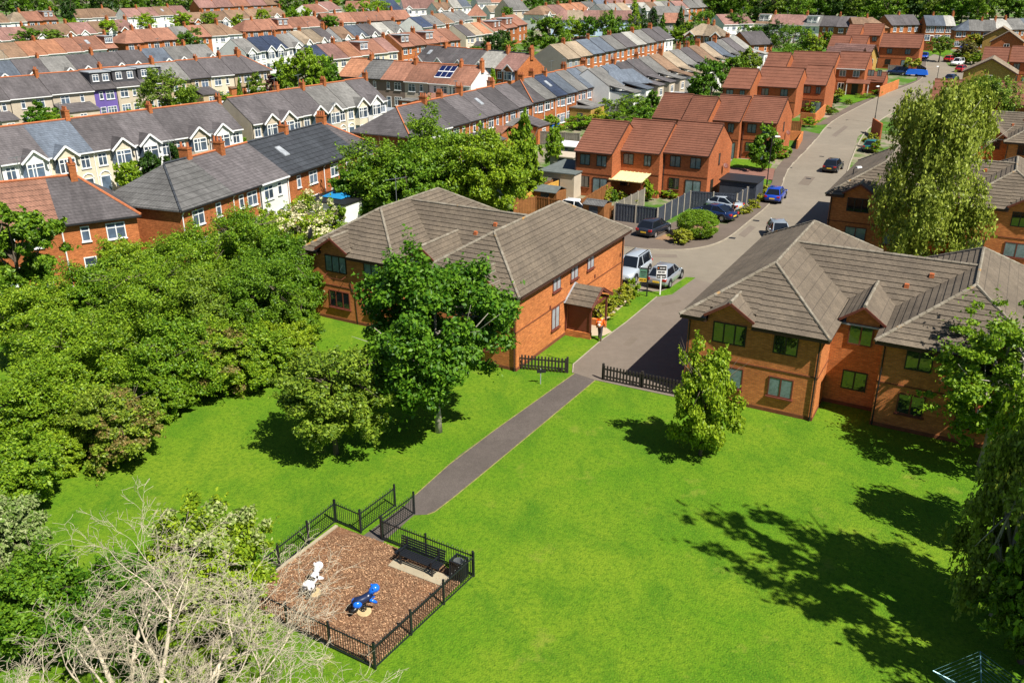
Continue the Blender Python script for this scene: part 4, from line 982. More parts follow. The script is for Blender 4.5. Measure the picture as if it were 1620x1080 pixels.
rh((1205, 108), (1243, 109), 'red-roofed house seen over the left of the third row', det=0)
rh((1245, 106), (1320, 108.5), 'broad red roof seen above the middle of the third row', det=0)
Dh = rh((1321, 106.5), (1370, 108.5), 'white-windowed brick house with a porch and small front lawn by the bend', wf='white', det=0, lower='w')
q = MB(); q.hexa([(2.4, -1.0, 2.2), (6.6, -1.0, 2.2), (6.6, 0, 2.8), (2.4, 0, 2.8), (2.4, -1.0, 2.3), (6.6, -1.0, 2.3), (6.6, 0, 2.9), (2.4, 0, 2.9)]); pc = obj('porch', q.mesh('porch', M['roof_red']), Dh)
for x in (2.6, 6.4): q = MB(); q.box(x - .06, x + .06, -.95, -.83, -.05, 2.22); obj('porch_post', q.mesh('porch_post', M['white']), pc)
q = MB(); q.box(3.4, 4.5, -.06, 0, 0, 2.1); obj('door', q.mesh('door', M['frame_dark']), Dh)
rh((1368, 128), (1398, 129.5), 'low brick garage with small white window beside the white-windowed house', ze=2.4, rise=1.4, D=6, lower='', det=0).children
rh((1308, 76.5), (1340, 77.5), 'red-roofed house at the left of the fourth row', det=0)
rh((1341, 76), (1368, 77), 'red-roofed house behind the yellow brick gables', det=0)
rh((1390, 73.5), (1456.7, 75), 'wide red-roofed house with palm-like tree beside it, fourth row', det=0, wf='frame_dark')
rh((1337, 57), (1360, 57), 'small dusky red roof left of the orange gable, top right', det=0)
rh((1361, 55), (1394, 55.5), 'small red roof beside a pink hip, top right', det=0)
rh((1552.5, 97.5), (1593, 100), 'red-roofed house right of the cul-de-sac, behind the pale gable', det=0)
rh((1597, 96.7), (1645, 98), 'red-roofed house at the right edge above the second birch', det=0)
rh((1470, 158), (1528, 160), 'low red roof glimpsed left of the second birch', det=0)
rh((1530, 160), (1584, 162), 'red-roofed house mostly hidden by the second birch', det=0)
rh((1585, 163), (1645, 165), 'red-roofed house at right edge beside the second birch', det=0)
def gabled(x, y, w, D, label, brick='brick_yellow', roof='roof_pink', ze=4.6, rise=2.4, rot=0):
    """house whose gable end faces the camera; x, y: photo point of the gable apex"""
    A = G(x, y, ze + rise); t = thing('gabled_house', (A.x, A.y, A.z - ze - rise), -PH + rot, label, 'house'); V = Vector; zr = ze + rise
    q = MB(); q.prism([(-w / 2, 0, -1), (w / 2, 0, -1), (w / 2, 0, ze), (0, 0, zr - .03), (-w / 2, 0, ze)], (0, D, 0)); obj('wall', q.mesh('wall', M[brick]), t)
    R = MB(); k = rise / (w / 2)
    for s in (-1, 1):
        P = [V((s * (w / 2 + .35), -.35, ze - .35 * k)), V((0, -.35, zr)), V((0, D + .3, zr)), V((s * (w / 2 + .35), D + .3, ze - .35 * k))]
        slope(R, P if s < 0 else P[::-1], .5, .04)
    ro = obj('roof', R.mesh('roof', [M[roof], M['red_gap_shade']]), t)
    for s in (-1, 1): q = MB(); q.beam((s * (w / 2 + .35), -.38, ze - .35 * k), (s * .01, -.38, zr - .05), .05, .22); obj('barge_board', q.mesh('barge_board', M['fascia']), ro)
    window(t, (0, 0, 3.0), 0, 1.2, 1.15, 2, 'white', 'glass'); window(t, (-.4, 0, .9), 0, 1.6, 1.2, 2, 'white', 'glass')
    return t
gabled(1383, 71, 5, 8, 'yellow brick house with a long red gable roof beside the bend', rot=math.radians(75))
gabled(1366, 76, 4.5, 7, 'second yellow brick gable tucked behind the white-windowed house', rot=math.radians(75))
gabled(1570, 93, 8.5, 9, 'pale pink gable roof with yellow brick wall beside the cul-de-sac', 'brick_yellow', 'roof_tan')
gabled(1587, 43, 8, 9, 'yellow brick gable at top right, the further of two', 'brick_yellow', 'roof_tan')
gabled(1597, 50, 7, 8, 'brick gable with pale roof at top right, the nearer of two', 'brick_red', 'roof_tan')
def tower():
    B = G(1545, 22); t = thing('brick_tower', B, -PH, 'tall plain brick building among the trees at top right', 'building')
    q = MB(); q.box(-4, 4, 0, 8, -1, 9); obj('wall', q.mesh('wall', M['brick_red']), t); q = MB(); q.box(-4.3, 4.3, -.3, 8.3, 9, 9.5); obj('roof', q.mesh('roof', M['roof_grey']), t)
    for i in range(3): window(t, (-2.4 + 2.4 * i, 0, 5.5), 0, 1, 1.6, 2, 'white', 'glass')
    B = G(1592, 30); t = thing('chimney_pole', B, 0, 'tall black mast rising beside the brick building at top right', 'mast')
    q = MB(); q.tube([(0, 0, -.2), (0, 0, 14)], [.8, .6], 8); obj('shaft', q.mesh('shaft', M['black_metal']), t)
    q = MB(); q.tube([(0, 0, 14), (0, 0, 14.5)], [.75, .75], 8); obj('collar', q.mesh('collar', M['black_metal']), t)
tower()

# ---------------------------------------------------------------- sheds, garages, garden walls and fences
def shed(x, y, w, d, h, label, wall='fence_wood', roof='felt_green', kind='flat', rise=.5, rot=0, cat='shed', door='fence_dark', ztop=True):
    """x, y: photo point of the middle of the near top edge"""
    A = G(x, y, h); t = thing(cat.replace(' ', '_'), (A.x, A.y, A.z - h), -PH + rot, label, cat); V = Vector
    q = MB(); q.box(-w / 2, w / 2, 0, d, -.3, h - .02)
    if kind == 'gable': q.prism([(-w / 2, 0, h - .02), (w / 2, 0, h - .02), (0, 0, h + rise - .04)], (0, d, 0))
    obj('wall', q.mesh('wall', M[wall]), t); q = MB()
    if kind == 'gable':
        for s in (-1, 1):
            P = [V((s * (w / 2 + .15), -.12, h - .05)), V((0, -.12, h + rise)), V((0, d + .12, h + rise)), V((s * (w / 2 + .15), d + .12, h - .05))]
            slope(q, P if s < 0 else P[::-1], .4, .03)
    elif kind == 'ridge':
        q.prism([(0, -.15, h), (0, d / 2, h + rise), (0, d + .15, h), (0, d + .15, h - .06), (0, d / 2, h + rise - .06), (0, -.15, h - .06)], (w, 0, 0)); q.v = [(x - w / 2, y, z) for x, y, z in q.v]
    else: q.hexa([(-w / 2 - .12, -.12, h), (w / 2 + .12, -.12, h), (w / 2 + .12, d + .12, h + .1), (-w / 2 - .12, d + .12, h + .1), (-w / 2 - .12, -.12, h + .12), (w / 2 + .12, -.12, h + .12), (w / 2 + .12, d + .12, h + .22), (-w / 2 - .12, d + .12, h + .22)])
    obj('roof', q.mesh('roof', [M[roof], M['tile_gap_shade']]), t)
    if door: q = MB(); q.box(-min(.45, w * .3), min(.45, w * .3), -.04, .02, .05, min(1.95, h - .15)); obj('door', q.mesh('door', M[door]), t)
    return t
shed(880, 274, 4.2, 6.5, 2.5, 'pale garage with flat green-grey felt roof left of the red-roofed houses', 'wall_beige', 'felt_green', cat='garage', door='trim_black')
shed(862, 303, 2.6, 2.2, 1.9, 'small garden shed with grey ridged roof inside the yellow fence', 'fence_wood', 'felt_green', 'ridge', .45)
shed(939, 324, 2.2, 1.8, 1.7, 'little shed with slate-grey roof behind the flats', 'fence_wood', 'roof_conc', 'ridge', .35)
shed(1168, 288, 3.8, 3.0, 2.1, 'dark flat-roofed store inside the dark panel fence', 'fence_dark', 'trim_black', door=None)
shed(514, 321, 4.4, 5, 2.7, 'flat-roofed white extension with a blue glass roof lantern', 'wall_white', 'trim_black', cat='extension', door=None)
q = MB(); q.hexa([(-1.4, 1.2, 2.9), (.9, 1.2, 2.9), (.9, 3.8, 2.9), (-1.4, 3.8, 2.9), (-.5, 2.4, 3.4), (.1, 2.4, 3.4), (.1, 2.6, 3.4), (-.5, 2.6, 3.4)])
ex = [o for o in COL.objects if o.name.startswith('extension') and o.type == 'EMPTY'][-1]; obj('roof_lantern', q.mesh('roof_lantern', M['skylight_blue']), ex)
shed(775, 211, 3.6, 4, 2.6, 'single-storey brick lean-to with rusty tiles behind the big bushy tree', 'brick_terrace', 'roof_rust', 'ridge', .8, cat='extension')
shed(795, 198, 3.2, 5, 3.0, 'brick outhouse with grey sloping roof behind the brick terrace', 'brick_terrace', 'roof_grey', 'ridge', .7, cat='outhouse')
shed(918, 172, 3.6, 5, 2.6, 'tan brick outhouse with flat grey roof below the hill terrace', 'brick_yellow', 'roof_grey', cat='outhouse')
shed(862, 196, 2.4, 2.4, 2.0, 'blue-fronted garden shed below the hill terrace', 'plastic_blue', 'roof_grey', cat='shed')
shed(962, 158, 3.5, 3.5, 2.3, 'white canopy roof over a yard below the hill terrace', 'wall_white', 'white_paint', cat='canopy', door=None)
shed(893, 232, 3.0, 3.0, 2.1, 'white-roofed shed by the grey garden fence', 'wall_grey', 'white_paint')
shed(888, 249, 3.0, 2.6, 1.9, 'low pale shed beside the flat-roofed garage', 'wall_grey', 'wall_beige')
shed(1076, 152, 4.5, 4, 2.2, 'shed with corrugated pale metal roof behind the second row of red roofs', 'wall_grey', 'lead')
shed(1020, 142, 3, 3, 2.4, 'white lean-to behind the pale back-to-back row', 'wall_white', 'roof_grey')
shed(1058, 128, 3, 3, 2.4, 'grey-roofed lean-to near the dark garden trees', 'wall_cream', 'roof_blue')
shed(108, 152, 5.0, 4.5, 2.5, 'brick outbuilding with brown hipped roof left of the spreading olive tree', 'brick_terrace', 'roof_brown', 'ridge', .8, cat='outbuilding', door='white')
shed(350, 139, 5.0, 4.5, 2.5, 'brick sunroom with brown pitched roof behind the beige terrace', 'brick_terrace', 'roof_brown', 'gable', 1.0, cat='sunroom', door='white')
shed(500, 137, 5, 4, 2.4, 'dark flat-roofed garage by the bright green trees', 'brick_terrace', 'trim_black', cat='garage', door='white')
shed(335, 166, 4.5, 3, 2.2, 'long white-roofed shed in front of the spreading olive tree', 'wall_white', 'white_paint')
shed(597, 176, 3.2, 3, 2.2, 'pale flat-roofed shed right of the white gabled house', 'wall_white', 'lead')
shed(640, 160, 2.4, 2.4, 2.2, 'dark red garden room behind the orange-tiled row', 'brick_red', 'roof_grey', cat='garden room', door='white')
shed(678, 150, 3.4, 3, 2.4, 'white conservatory behind the orange-tiled row', 'white', 'roof_pale', cat='conservatory', door='glass_far')
shed(612, 145, 4.5, 3.5, 2.5, 'brown-tiled brick extension behind the orange-tiled row', 'brick_terrace', 'roof_brown', 'ridge', .8, cat='extension', door='white')
shed(218, 307, 4, 3, 1.8, 'white van-like caravan roof between the brick pair and the grey ribbed roof', 'wall_white', 'white_paint', cat='caravan', door=None)
shed(757, 72, 3, 3, 2.6, 'grey hip-roofed hut between dark trees, centre back', 'wall_white', 'roof_slate', 'ridge', .9, cat='hut')
shed(915, 62, 3.5, 3, 2.4, 'orange-roofed sheds behind the red and white terrace', 'wall_grey', 'roof_orange', 'ridge', .6)
shed(850, 95, 5, 4, 2.6, 'pale flat roofs beside the grey gable of the red and white terrace', 'wall_white', 'lead', cat='store')

def wallfence(pts, label, m='fence_dark', h=1.8, top=True, pm='post_conc', gap=1.85, cat='fence', kind='panel'):
    """fence along photo points given at its top edge (top) or foot"""
    W_ = [G(x, y, h if top else 0) for x, y in pts]; o = W_[0].copy(); o.z = tz(o.y)
    t = thing(cat.replace(' ', '_'), o, 0, label, cat)
    for a, b in zip(W_[:-1], W_[1:]):
        a = Vector((a.x, a.y, tz(a.y))) - o; b = Vector((b.x, b.y, tz(b.y))) - o; L = (b - a).length; n = max(1, round(L / gap)); d = (b - a).normalized(); s = Vector((-d.y, d.x, 0))
        for i in range(n):
            p, r = a.lerp(b, i / n), a.lerp(b, (i + 1) / n); q = MB()
            if kind == 'panel':
                k = max(3, int((r - p).length / .14))
                for j in range(k):
                    u, v = p.lerp(r, j / k), p.lerp(r, (j + .97) / k); off = s * (.012 if j % 2 else -.012)
                    q.hexa([u - s * .012 + off + Vector((0, 0, .04)), v - s * .012 + off + Vector((0, 0, .04)), v + s * .012 + off + Vector((0, 0, .04)), u + s * .012 + off + Vector((0, 0, .04)),
                            u - s * .012 + off + Vector((0, 0, h)), v - s * .012 + off + Vector((0, 0, h)), v + s * .012 + off + Vector((0, 0, h)), u + s * .012 + off + Vector((0, 0, h))])
                q.beam(p + Vector((0, 0, h - .12)), r + Vector((0, 0, h - .12)), .07, .05)
                obj('panel', q.mesh('panel', M[m]), t)
            elif kind == 'wall':
                q.hexa([p - s * .11 - Vector((0, 0, .3)), r - s * .11 - Vector((0, 0, .3)), r + s * .11 - Vector((0, 0, .3)), p + s * .11 - Vector((0, 0, .3)), p - s * .11 + Vector((0, 0, h)), r - s * .11 + Vector((0, 0, h)), r + s * .11 + Vector((0, 0, h)), p + s * .11 + Vector((0, 0, h))])
                obj('panel', q.mesh('panel', M[m]), t)
            if kind == 'panel':
                q = MB(); q.box(-.06, .06, -.06, .06, -.2, h + .06); obj('post', q.mesh('post', M[pm]), t, p, math.atan2(d.y, d.x))
        if kind == 'panel': q = MB(); q.box(-.06, .06, -.06, .06, -.2, h + .06); obj('post', q.mesh('post', M[pm]), t, b)
    return t
wallfence([(973, 321), (1041, 329), (1092.6, 302), (1166.7, 306.7), (1198, 286.7)], 'dark grey panel fence with pale concrete posts around the corner garden')
wallfence([(975.5, 320), (1020, 298)], 'weathered grey fence dividing the canopy garden from the corner garden', 'fence_grey')
wallfence([(813, 314), (848, 310.4), (888, 316)], 'brown slatted fence right behind the left flats', 'fence_wood', pm='fence_wood')
wallfence([(816, 309), (891, 277)], 'long red-brown fence beside the flat-roofed garage', 'fence_wood', pm='fence_wood')
wallfence([(826.5, 309.5), (871.6, 289.4), (899.4, 279.5)], 'bright yellow new wooden fence beside the red-roofed house', 'fence_yellow', pm='fence_yellow')
wallfence([(920, 315), (971.6, 284.4)], 'reddish wooden fence running back to the yellow canopy', 'fence_wood', pm='fence_wood')
wallfence([(948, 329), (972, 325)], 'low brown palisade beside the dark grey panel fence', 'fence_wood', h=1.2, pm='fence_wood')
wallfence([(848, 207), (917, 211)], 'old grey garden fence behind the small yellow-green hedge', 'fence_grey', pm='fence_grey')
wallfence([(1249, 191), (1268, 192)], 'short brown fence at the end of the second row', 'fence_wood', pm='fence_wood')
wallfence([(1267, 178), (1290, 180), (1306, 165)], 'orange brick garden wall by the third row', 'brick_orange', h=1.8, cat='garden wall', kind='wall')
wallfence([(1392, 138), (1422, 126)], 'orange brick boundary wall at the bend behind the birch', 'brick_orange', h=1.8, cat='garden wall', kind='wall')
wallfence([(1240, 207), (1270, 208), (1262, 222)], 'low brick bin-store wall at the end of the second row', 'brick_orange', h=1.3, cat='garden wall', kind='wall')
wallfence([(1382, 187), (1396, 196)], 'shaded brick wall by the road left of the birch', 'brick_red', h=2.2, cat='garden wall', kind='wall')
wallfence([(1406, 103), (1432, 104)], 'grey slatted fence below the palm-like tree', 'fence_grey', pm='fence_grey')
wallfence([(1452, 100), (1466, 108)], 'dark fence beside the blue tarpaulin', 'fence_dark')
wallfence([(1460, 65), (1478, 66)], 'red brick wall at the end of the cul-de-sac', 'brick_red', h=2.5, cat='garden wall', kind='wall')

def picket(a, b, label):
    A, Bv = G(*a), G(*b); d = (Bv - A); L = d.length; t = thing('picket_fence', A, math.atan2(d.y, d.x), label, 'fence'); n = int(L / .19)
    q = MB()
    for i in range(n): x = .1 + (L - .2) * i / (n - 1); q.hexa([(x - .05, -.045, .08), (x + .05, -.045, .08), (x + .05, -.022, .08), (x - .05, -.022, .08), (x - .05, -.045, .9), (x + .05, -.045, .9), (x + .05, -.022, .96), (x - .05, -.022, .96)])
    obj('pickets', q.mesh('pickets', M['picket']), t)
    for z in (.28, .72): q = MB(); q.box(0, L, -.02, .03, z - .04, z + .04); obj('rail', q.mesh('rail', M['picket']), t)
    for i in range(max(2, round(L / 2) + 1)): q = MB(); q.box(-.06, .06, -.02, .1, -.2, 1.02); obj('post', q.mesh('post', M['picket']), t, (L * i / max(1, round(L / 2)), .03, 0))
picket((818, 583.5), (897, 590.5), 'dark picket fence from the corner of the left flats to the path')
picket((953, 601), (1078, 627), 'dark picket fence between the path and the right flats')

# ---------------------------------------------------------------- fenced play area
PG = [(532, 832), (571, 846), (602, 857), (652, 877), (700, 893), (737, 915), (594, 1053), (393, 959), (396, 934)]
sheet('play_surface', pxs(PG), .034, 'chip')
def pip(p, poly):
    c = False
    for i in range(len(poly)):
        a, b = poly[i], poly[i - 1]
        if (a.y > p[1]) != (b.y > p[1]) and p[0] < (b.x - a.x) * (p[1] - a.y) / (b.y - a.y) + a.x: c = not c
    return c
poly = pxs(PG); rng = np.random.default_rng(3); P3 = []
while len(P3) < 9000:
    x, y = rng.uniform(-10.2, -1.2), rng.uniform(22, 30)
    if pip((x, y), poly): P3.append((x, y, rng.uniform(.038, .075)))
P3 = np.array(P3); nr = np.stack([rng.normal(size=9000) * .5, rng.normal(size=9000) * .5, np.ones(9000)], 1)
tag(obj('wood_chips', leaf_mesh('wood_chips', P3, nr, rng.uniform(.02, .06, 9000), rng.uniform(.012, .03, 9000), M['chipbit'])), 'loose pale and brown wood chips covering the play area', 'wood chips', kind='stuff')
strip('play_kerb', [G(*p) for p in [(396, 935), (533, 833)]], .14, .09, 'concrete')
def railing(a, b, label, n=None, hoops=True):
    A, Bv = G(*a), G(*b); d = Bv - A; L = d.length; t = thing('bow_top_railing', A, math.atan2(d.y, d.x), label, 'railing', 'bow top railings round the play area')
    k = n or max(1, round(L / 2)); q = MB(); m = int(L / .11)
    for i in range(1, m): x = L * i / m; q.tube([(x, 0, .08), (x, 0, 1.0)], .013, 4)
    if hoops:
        for i in range(1, m - 1, 2): x = L * i / m; s = L / m; q.tube([(x, 0, 1.0), (x + s * .15, 0, 1.05), (x + s * .5, 0, 1.07), (x + s * .85, 0, 1.05), (x + s, 0, 1.0)], .009, 4)
    obj('railing_bars', q.mesh('railing_bars', M['black_metal']), t)
    for z in (.09, .92): q = MB(); q.box(0, L, -.02, .02, z - .018, z + .018); obj('rail', q.mesh('rail', M['black_metal']), t)
    for i in range(k + 1): q = MB(); q.box(-.034, .034, -.034, .034, -.2, 1.14); obj('post', q.mesh('post', M['black_metal']), t, (L * i / k, 0, 0))
    return t
railing((393, 938), (531, 826), 'black bow-top railing on the left side of the play area')
railing((532, 826), (571, 843), 'short black railing left of the play area entrance', 1)
railing((571.5, 842), (625.3, 801), 'black railing on the left of the entrance passage', 1)
railing((604, 852), (655.5, 813), 'black railing on the right of the entrance passage', 1)
railing((605, 854), (748.5, 910), 'black bow-top railing behind the bench')
railing((594, 1058), (749.5, 912), 'black railing on the right side of the play area')
railing((393, 962), (593, 1058), 'black railing on the near side behind bare branches')
# bench on its concrete slab, litter bin beside it
slab = pxs([(614, 896), (625, 885), (713, 913), (697, 928)])
sheet('bench_slab', slab, .075, 'concrete', .08)
bA, bB = G(636.4, 847.3, .95), G(705.7, 873.3, .95); bd = (bB - bA); bd.z = 0
bn = thing('park_bench', Vector((bA.x, bA.y, .075)), math.atan2(bd.y, bd.x), 'black slatted metal bench on a concrete slab by the railing', 'bench'); BL = bd.length
q = MB()
for i in range(5): q.box(0, BL, -.12 + .025 * i - .015, -.09 + .025 * i - .015, .50 + .095 * i, .57 + .095 * i)
obj('backrest', q.mesh('backrest', M['black_metal']), bn); q = MB()
for i in range(5): q.box(0, BL, -.58 + .09 * i, -.51 + .09 * i, .425, .455)
obj('seat', q.mesh('seat', M['black_metal']), bn)
for x in (BL * .14, BL * .86):
    q = MB(); q.box(x - .03, x + .03, -.58, -.52, 0, .42); q.hexa([(x - .03, -.2, 0), (x + .03, -.2, 0), (x + .03, -.12, 0), (x - .03, -.12, 0), (x - .03, -.09, .95), (x + .03, -.09, .95), (x + .03, -.03, .95), (x - .03, -.03, .95)])
    q.box(x - .03, x + .03, -.6, -.12, .38, .425); q.box(x - .03, x + .03, -.6, -.13, .62, .66); q.box(x - .03, x + .03, -.6, -.55, .425, .62); obj('leg', q.mesh('leg', M['black_metal']), bn)
B = G(726, 914); bi = thing('litter_bin', B, math.atan2(bd.y, bd.x), 'square black slatted litter bin beside the bench', 'litter bin'); bi.scale = (.78, .78, .92); q = MB()
for i in range(6):
    for x, y in ((-.3 + .12 * i, -.3), (-.3 + .12 * i, .3)): q.box(x - .04, x + .04, y - .012, y + .012, .08, .95)
    for x, y in ((-.3, -.3 + .12 * i), (.3, -.3 + .12 * i)): q.box(x - .012, x + .012, y - .04, y + .04, .08, .95)
obj('slats', q.mesh('slats', M['black_metal']), bi); q = MB(); q.box(-.33, .33, -.33, .33, .02, .1); obj('base', q.mesh('base', M['black_metal']), bi)
q = MB(); q.lathe([(.24, .1), (.25, .9), (.22, .9), (.2, .3)], 10); obj('liner', q.mesh('liner', M['grey_metal']), bi)
q = MB(); q.box(-.34, -.28, -.35, .35, .93, .98); q.box(.28, .34, -.35, .35, .93, .98); q.box(-.28, .28, -.35, -.28, .931, .981); q.box(-.28, .28, .28, .35, .931, .981); obj('rim', q.mesh('rim', M['black_metal']), bi)
def ell(mb, c, r, m=0, n=10, k=7):
    c = Vector(c); b = len(mb.v)
    for i in range(k + 1):
        th = math.pi * i / k
        for j in range(n): a = 2 * math.pi * j / n; mb.v.append((c.x + r[0] * math.sin(th) * math.cos(a), c.y + r[1] * math.sin(th) * math.sin(a), c.z + r[2] * math.cos(th)))
    for i in range(k):
        for j in range(n): mb.f.append((b + i * n + j, b + (i + 1) * n + j, b + (i + 1) * n + (j + 1) % n, b + i * n + (j + 1) % n)); mb.m.append(m)
def rider(base, head, label, c1, c2, c3, dog):
    B = G(*base); H = G(*head, .9); d = H - B; t = thing('spring_rider', Vector((B.x, B.y, .04)), math.atan2(d.y, d.x), label, 'spring rider'); t.scale = (.86, .95, .9)
    q = MB(); q.lathe([(0, .05), (.30, .05), (.32, .03), (.32, 0)], 16); obj('base', q.mesh('base', M['sand_disc']), t)
    q = MB(); q.tube([(.11 * math.cos(i * .7), .11 * math.sin(i * .7), .05 + .0105 * i) for i in range(36)], .018, 5); obj('spring', q.mesh('spring', M['plastic_black']), t)
    q = MB()
    q.tube([(-.42, 0, .56), (-.3, 0, .58), (-.05, 0, .6), (.2, 0, .68), (.36, 0, .80)], [.10, .19, .17, .17, .12], 10)
    obj('body', q.mesh('body', M[c2], True), t)
    q = MB(); ell(q, (-.28, .12, .52), (.21, .13, .17)); o = obj('haunch', q.mesh('haunch', M[c1], True), t); q = MB(); ell(q, (-.28, -.12, .52), (.21, .13, .17)); obj('haunch', q.mesh('haunch', M[c1], True), t)
    q = MB(); q.tube([(.30, 0, .74), (.42, 0, .92), (.5, 0, 1.0), (.62, 0, .98), (.7, 0, .94)], [.13, .14, .19, .17, .10], 10); hd = obj('head', q.mesh('head', M[c1], True), t)
    for s in (-1, 1):
        q = MB(); ell(q, (.44, .13 * s, 1.08), (.05, .04, .11 if dog else .06)); obj('ear', q.mesh('ear', M[c2 if dog else c1], True), hd)
        q = MB(); ell(q, (.6, .07 * s, 1.05), (.025, .025, .03)); obj('eye', q.mesh('eye', M['plastic_black'], True), hd)
        q = MB(); q.tube([(.25, .13 * s, .62), (.42, .17 * s, .5), (.52, .17 * s, .42)], [.08, .07, .06], 8); obj('front_leg', q.mesh('front_leg', M[c1], True), t)
        q = MB(); q.tube([(-.3, .15 * s, .46), (-.48, .17 * s, .32), (-.60, .17 * s, .3)], [.09, .075, .08], 8); obj('foot', q.mesh('foot', M[c3], True), t)
        q = MB(); q.tube([(.34, .08 * s, .86), (.34, .30 * s, .88)], .018, 6); obj('handle', q.mesh('handle', M['plastic_black']), t)
    if dog:
        q = MB(); ell(q, (-.02, 0, .70), (.24, .16, .10)); obj('saddle', q.mesh('saddle', M['plastic_black'], True), t)
        for x, y, z, r in ((-.2, .2, .62, .07), (-.38, -.2, .55, .06), (.15, -.15, .74, .07), (.1, .13, .76, .06)): q = MB(); ell(q, (x, y, z), (r, r * .7, r)); obj('patch', q.mesh('patch', M['plastic_black'], True), t)
        q = MB(); q.tube([(-.42, 0, .62), (-.55, 0, .74), (-.58, 0, .86)], [.05, .04, .03], 7); obj('tail', q.mesh('tail', M[c1], True), t)
rider((496, 938), (507, 893), 'white and black animal spring rider on the wood chips', 'plastic_white', 'plastic_white', 'plastic_black', True)
rider((576, 968), (585, 933), 'blue animal spring rider on a pale round base', 'plastic_blue', 'plastic_navy', 'plastic_black', False)
# rotary clothes airer in the shade at the bottom right
fa, la = G(1550.7, 1029.6, 1.85), G(1475.8, 1060, 1.85); half = (fa - la).length / 2; cx = fa + (la - fa).normalized() * half
dv = (fa - la).normalized(); nv = Vector((dv.y, -dv.x, 0)); ce = fa - dv * half + nv * half
t = thing('clothes_airer', Vector((ce.x, ce.y, 0)), math.atan2(dv.y, dv.x), 'blue-grey rotary clothes airer standing in tree shade', 'clothes airer')
q = MB(); q.tube([(0, 0, -.2), (0, 0, 1.5)], .025, 8); obj('pole', q.mesh('pole', M['green_metal']), t)
for sx, sy in ((1, 1), (1, -1), (-1, 1), (-1, -1)): q = MB(); q.tube([(0, 0, 1.35), (sx * half, sy * half, 1.85)], .02, 6); obj('arm', q.mesh('arm', M['green_metal']), t)
for i in range(9):
    f = .28 + .72 * i / 8; z = 1.35 + .5 * f; q = MB(); c = [(-f * half, -f * half, z), (f * half, -f * half, z), (f * half, f * half, z), (-f * half, f * half, z)]
    q.tube(c + [c[0]], .006, 4, cap=False); obj('line', q.mesh('line', M['green_metal']), t)

# ---------------------------------------------------------------- lamp posts, signs, cars
def lamp(base, h, label, rz=0):
    B = G(*base); t = thing('street_lamp', B, rz, label, 'street lamp', 'street lamps along the estate road')
    q = MB(); q.tube([(0, 0, -.2), (0, 0, 1.2), (0, 0, 1.25), (0, 0, h)], [.085, .085, .055, .045], 8); obj('post', q.mesh('post', M['black_metal']), t)
    q = MB(); q.tube([(0, 0, h), (.1, 0, h + .1), (.45, 0, h + .12)], .03, 6); obj('arm', q.mesh('arm', M['black_metal']), t)
    q = MB(); q.hexa([(.3, -.13, h + .04), (.85, -.1, h + .06), (.85, .1, h + .06), (.3, .13, h + .04), (.3, -.11, h + .2), (.8, -.07, h + .18), (.8, .07, h + .18), (.3, .11, h + .2)]); obj('lantern', q.mesh('lantern', M['white_paint']), t)
lamp((1212, 302), 5.8, 'black street lamp with pale head beside the grey corner fence', -.3)
lamp((1335, 372), 6.0, 'black street lamp in front of the flats behind the birch', .4)
lamp((1383, 195), 5.5, 'street lamp at the left edge of the weeping birch', -2.6)
lamp((1481, 132), 3.2, 'far slim street lamp by the cul-de-sac', -2.6)
B = G(855, 607.4); t = thing('notice_post', B, .1, 'low pale post carrying a small dark notice on the lawn', 'sign post')
q = MB(); q.tube([(0, 0, -.1), (0, 0, .97)], .028, 8); obj('post', q.mesh('post', M['lead']), t); q = MB(); q.box(-.22, .3, -.05, -.03, .72, .92); obj('notice', q.mesh('notice', M['trim_black']), t)
def board(mb, w, h, x0, z0, rows, m, y=-.035):
    for r, (zz, hh, segs) in enumerate(rows):
        for a, b in segs: mb.box(x0 + a * w, x0 + b * w, y - .004, y, z0 + zz * h, z0 + (zz + hh) * h, m)
B = G(1023, 469.5); t = thing('agent_sign', B, -.25, 'black post with hanging green board and yellow board below', 'sign')
q = MB(); q.box(-.045, .045, -.045, .045, -.1, 2.35); obj('post', q.mesh('post', M['trim_black']), t); q = MB(); q.box(-.72, .16, -.03, .03, 2.12, 2.19); obj('arm', q.mesh('arm', M['trim_black']), t)
mgb = mat('board_green', (.09, .22, .15), .5, .3); q = MB(); q.box(-.62, -.06, -.02, .02, 1.42, 2.1, 0); board(q, .56, .68, -.62, 1.42, [(.62, .10, [(.15, .42), (.47, .85)]), (.40, .06, [(.2, .8)]), (.2, .05, [(.25, .7)])], 1, -.02); obj('board', q.mesh('board', [mgb, M['trim_black']]), t)
q = MB(); q.box(-.64, -.06, -.018, .018, 1.14, 1.4, 0); board(q, .58, .26, -.64, 1.14, [(.3, .42, [(.1, .18), (.21, .29), (.32, .40), (.43, .52), (.6, .68), (.71, .79), (.82, .9)])], 1, -.018); obj('lower_board', q.mesh('lower_board', [M['plate_yellow'], M['trim_black']]), t)
B = G(1044, 467); t = thing('agent_sign', B, -.1, 'white post with stacked black and white boards before the silver hatchback', 'sign')
q = MB(); q.box(-.045, .045, -.045, .045, -.1, 1.5); obj('post', q.mesh('post', M['white_paint']), t); q = MB(); q.box(-.36, .36, -.02, .02, 1.28, 2.28, 0); q.box(-.33, .33, -.026, -.02, 1.92, 2.24, 1); q.box(-.33, .33, -.026, -.02, 1.32, 1.62, 1)
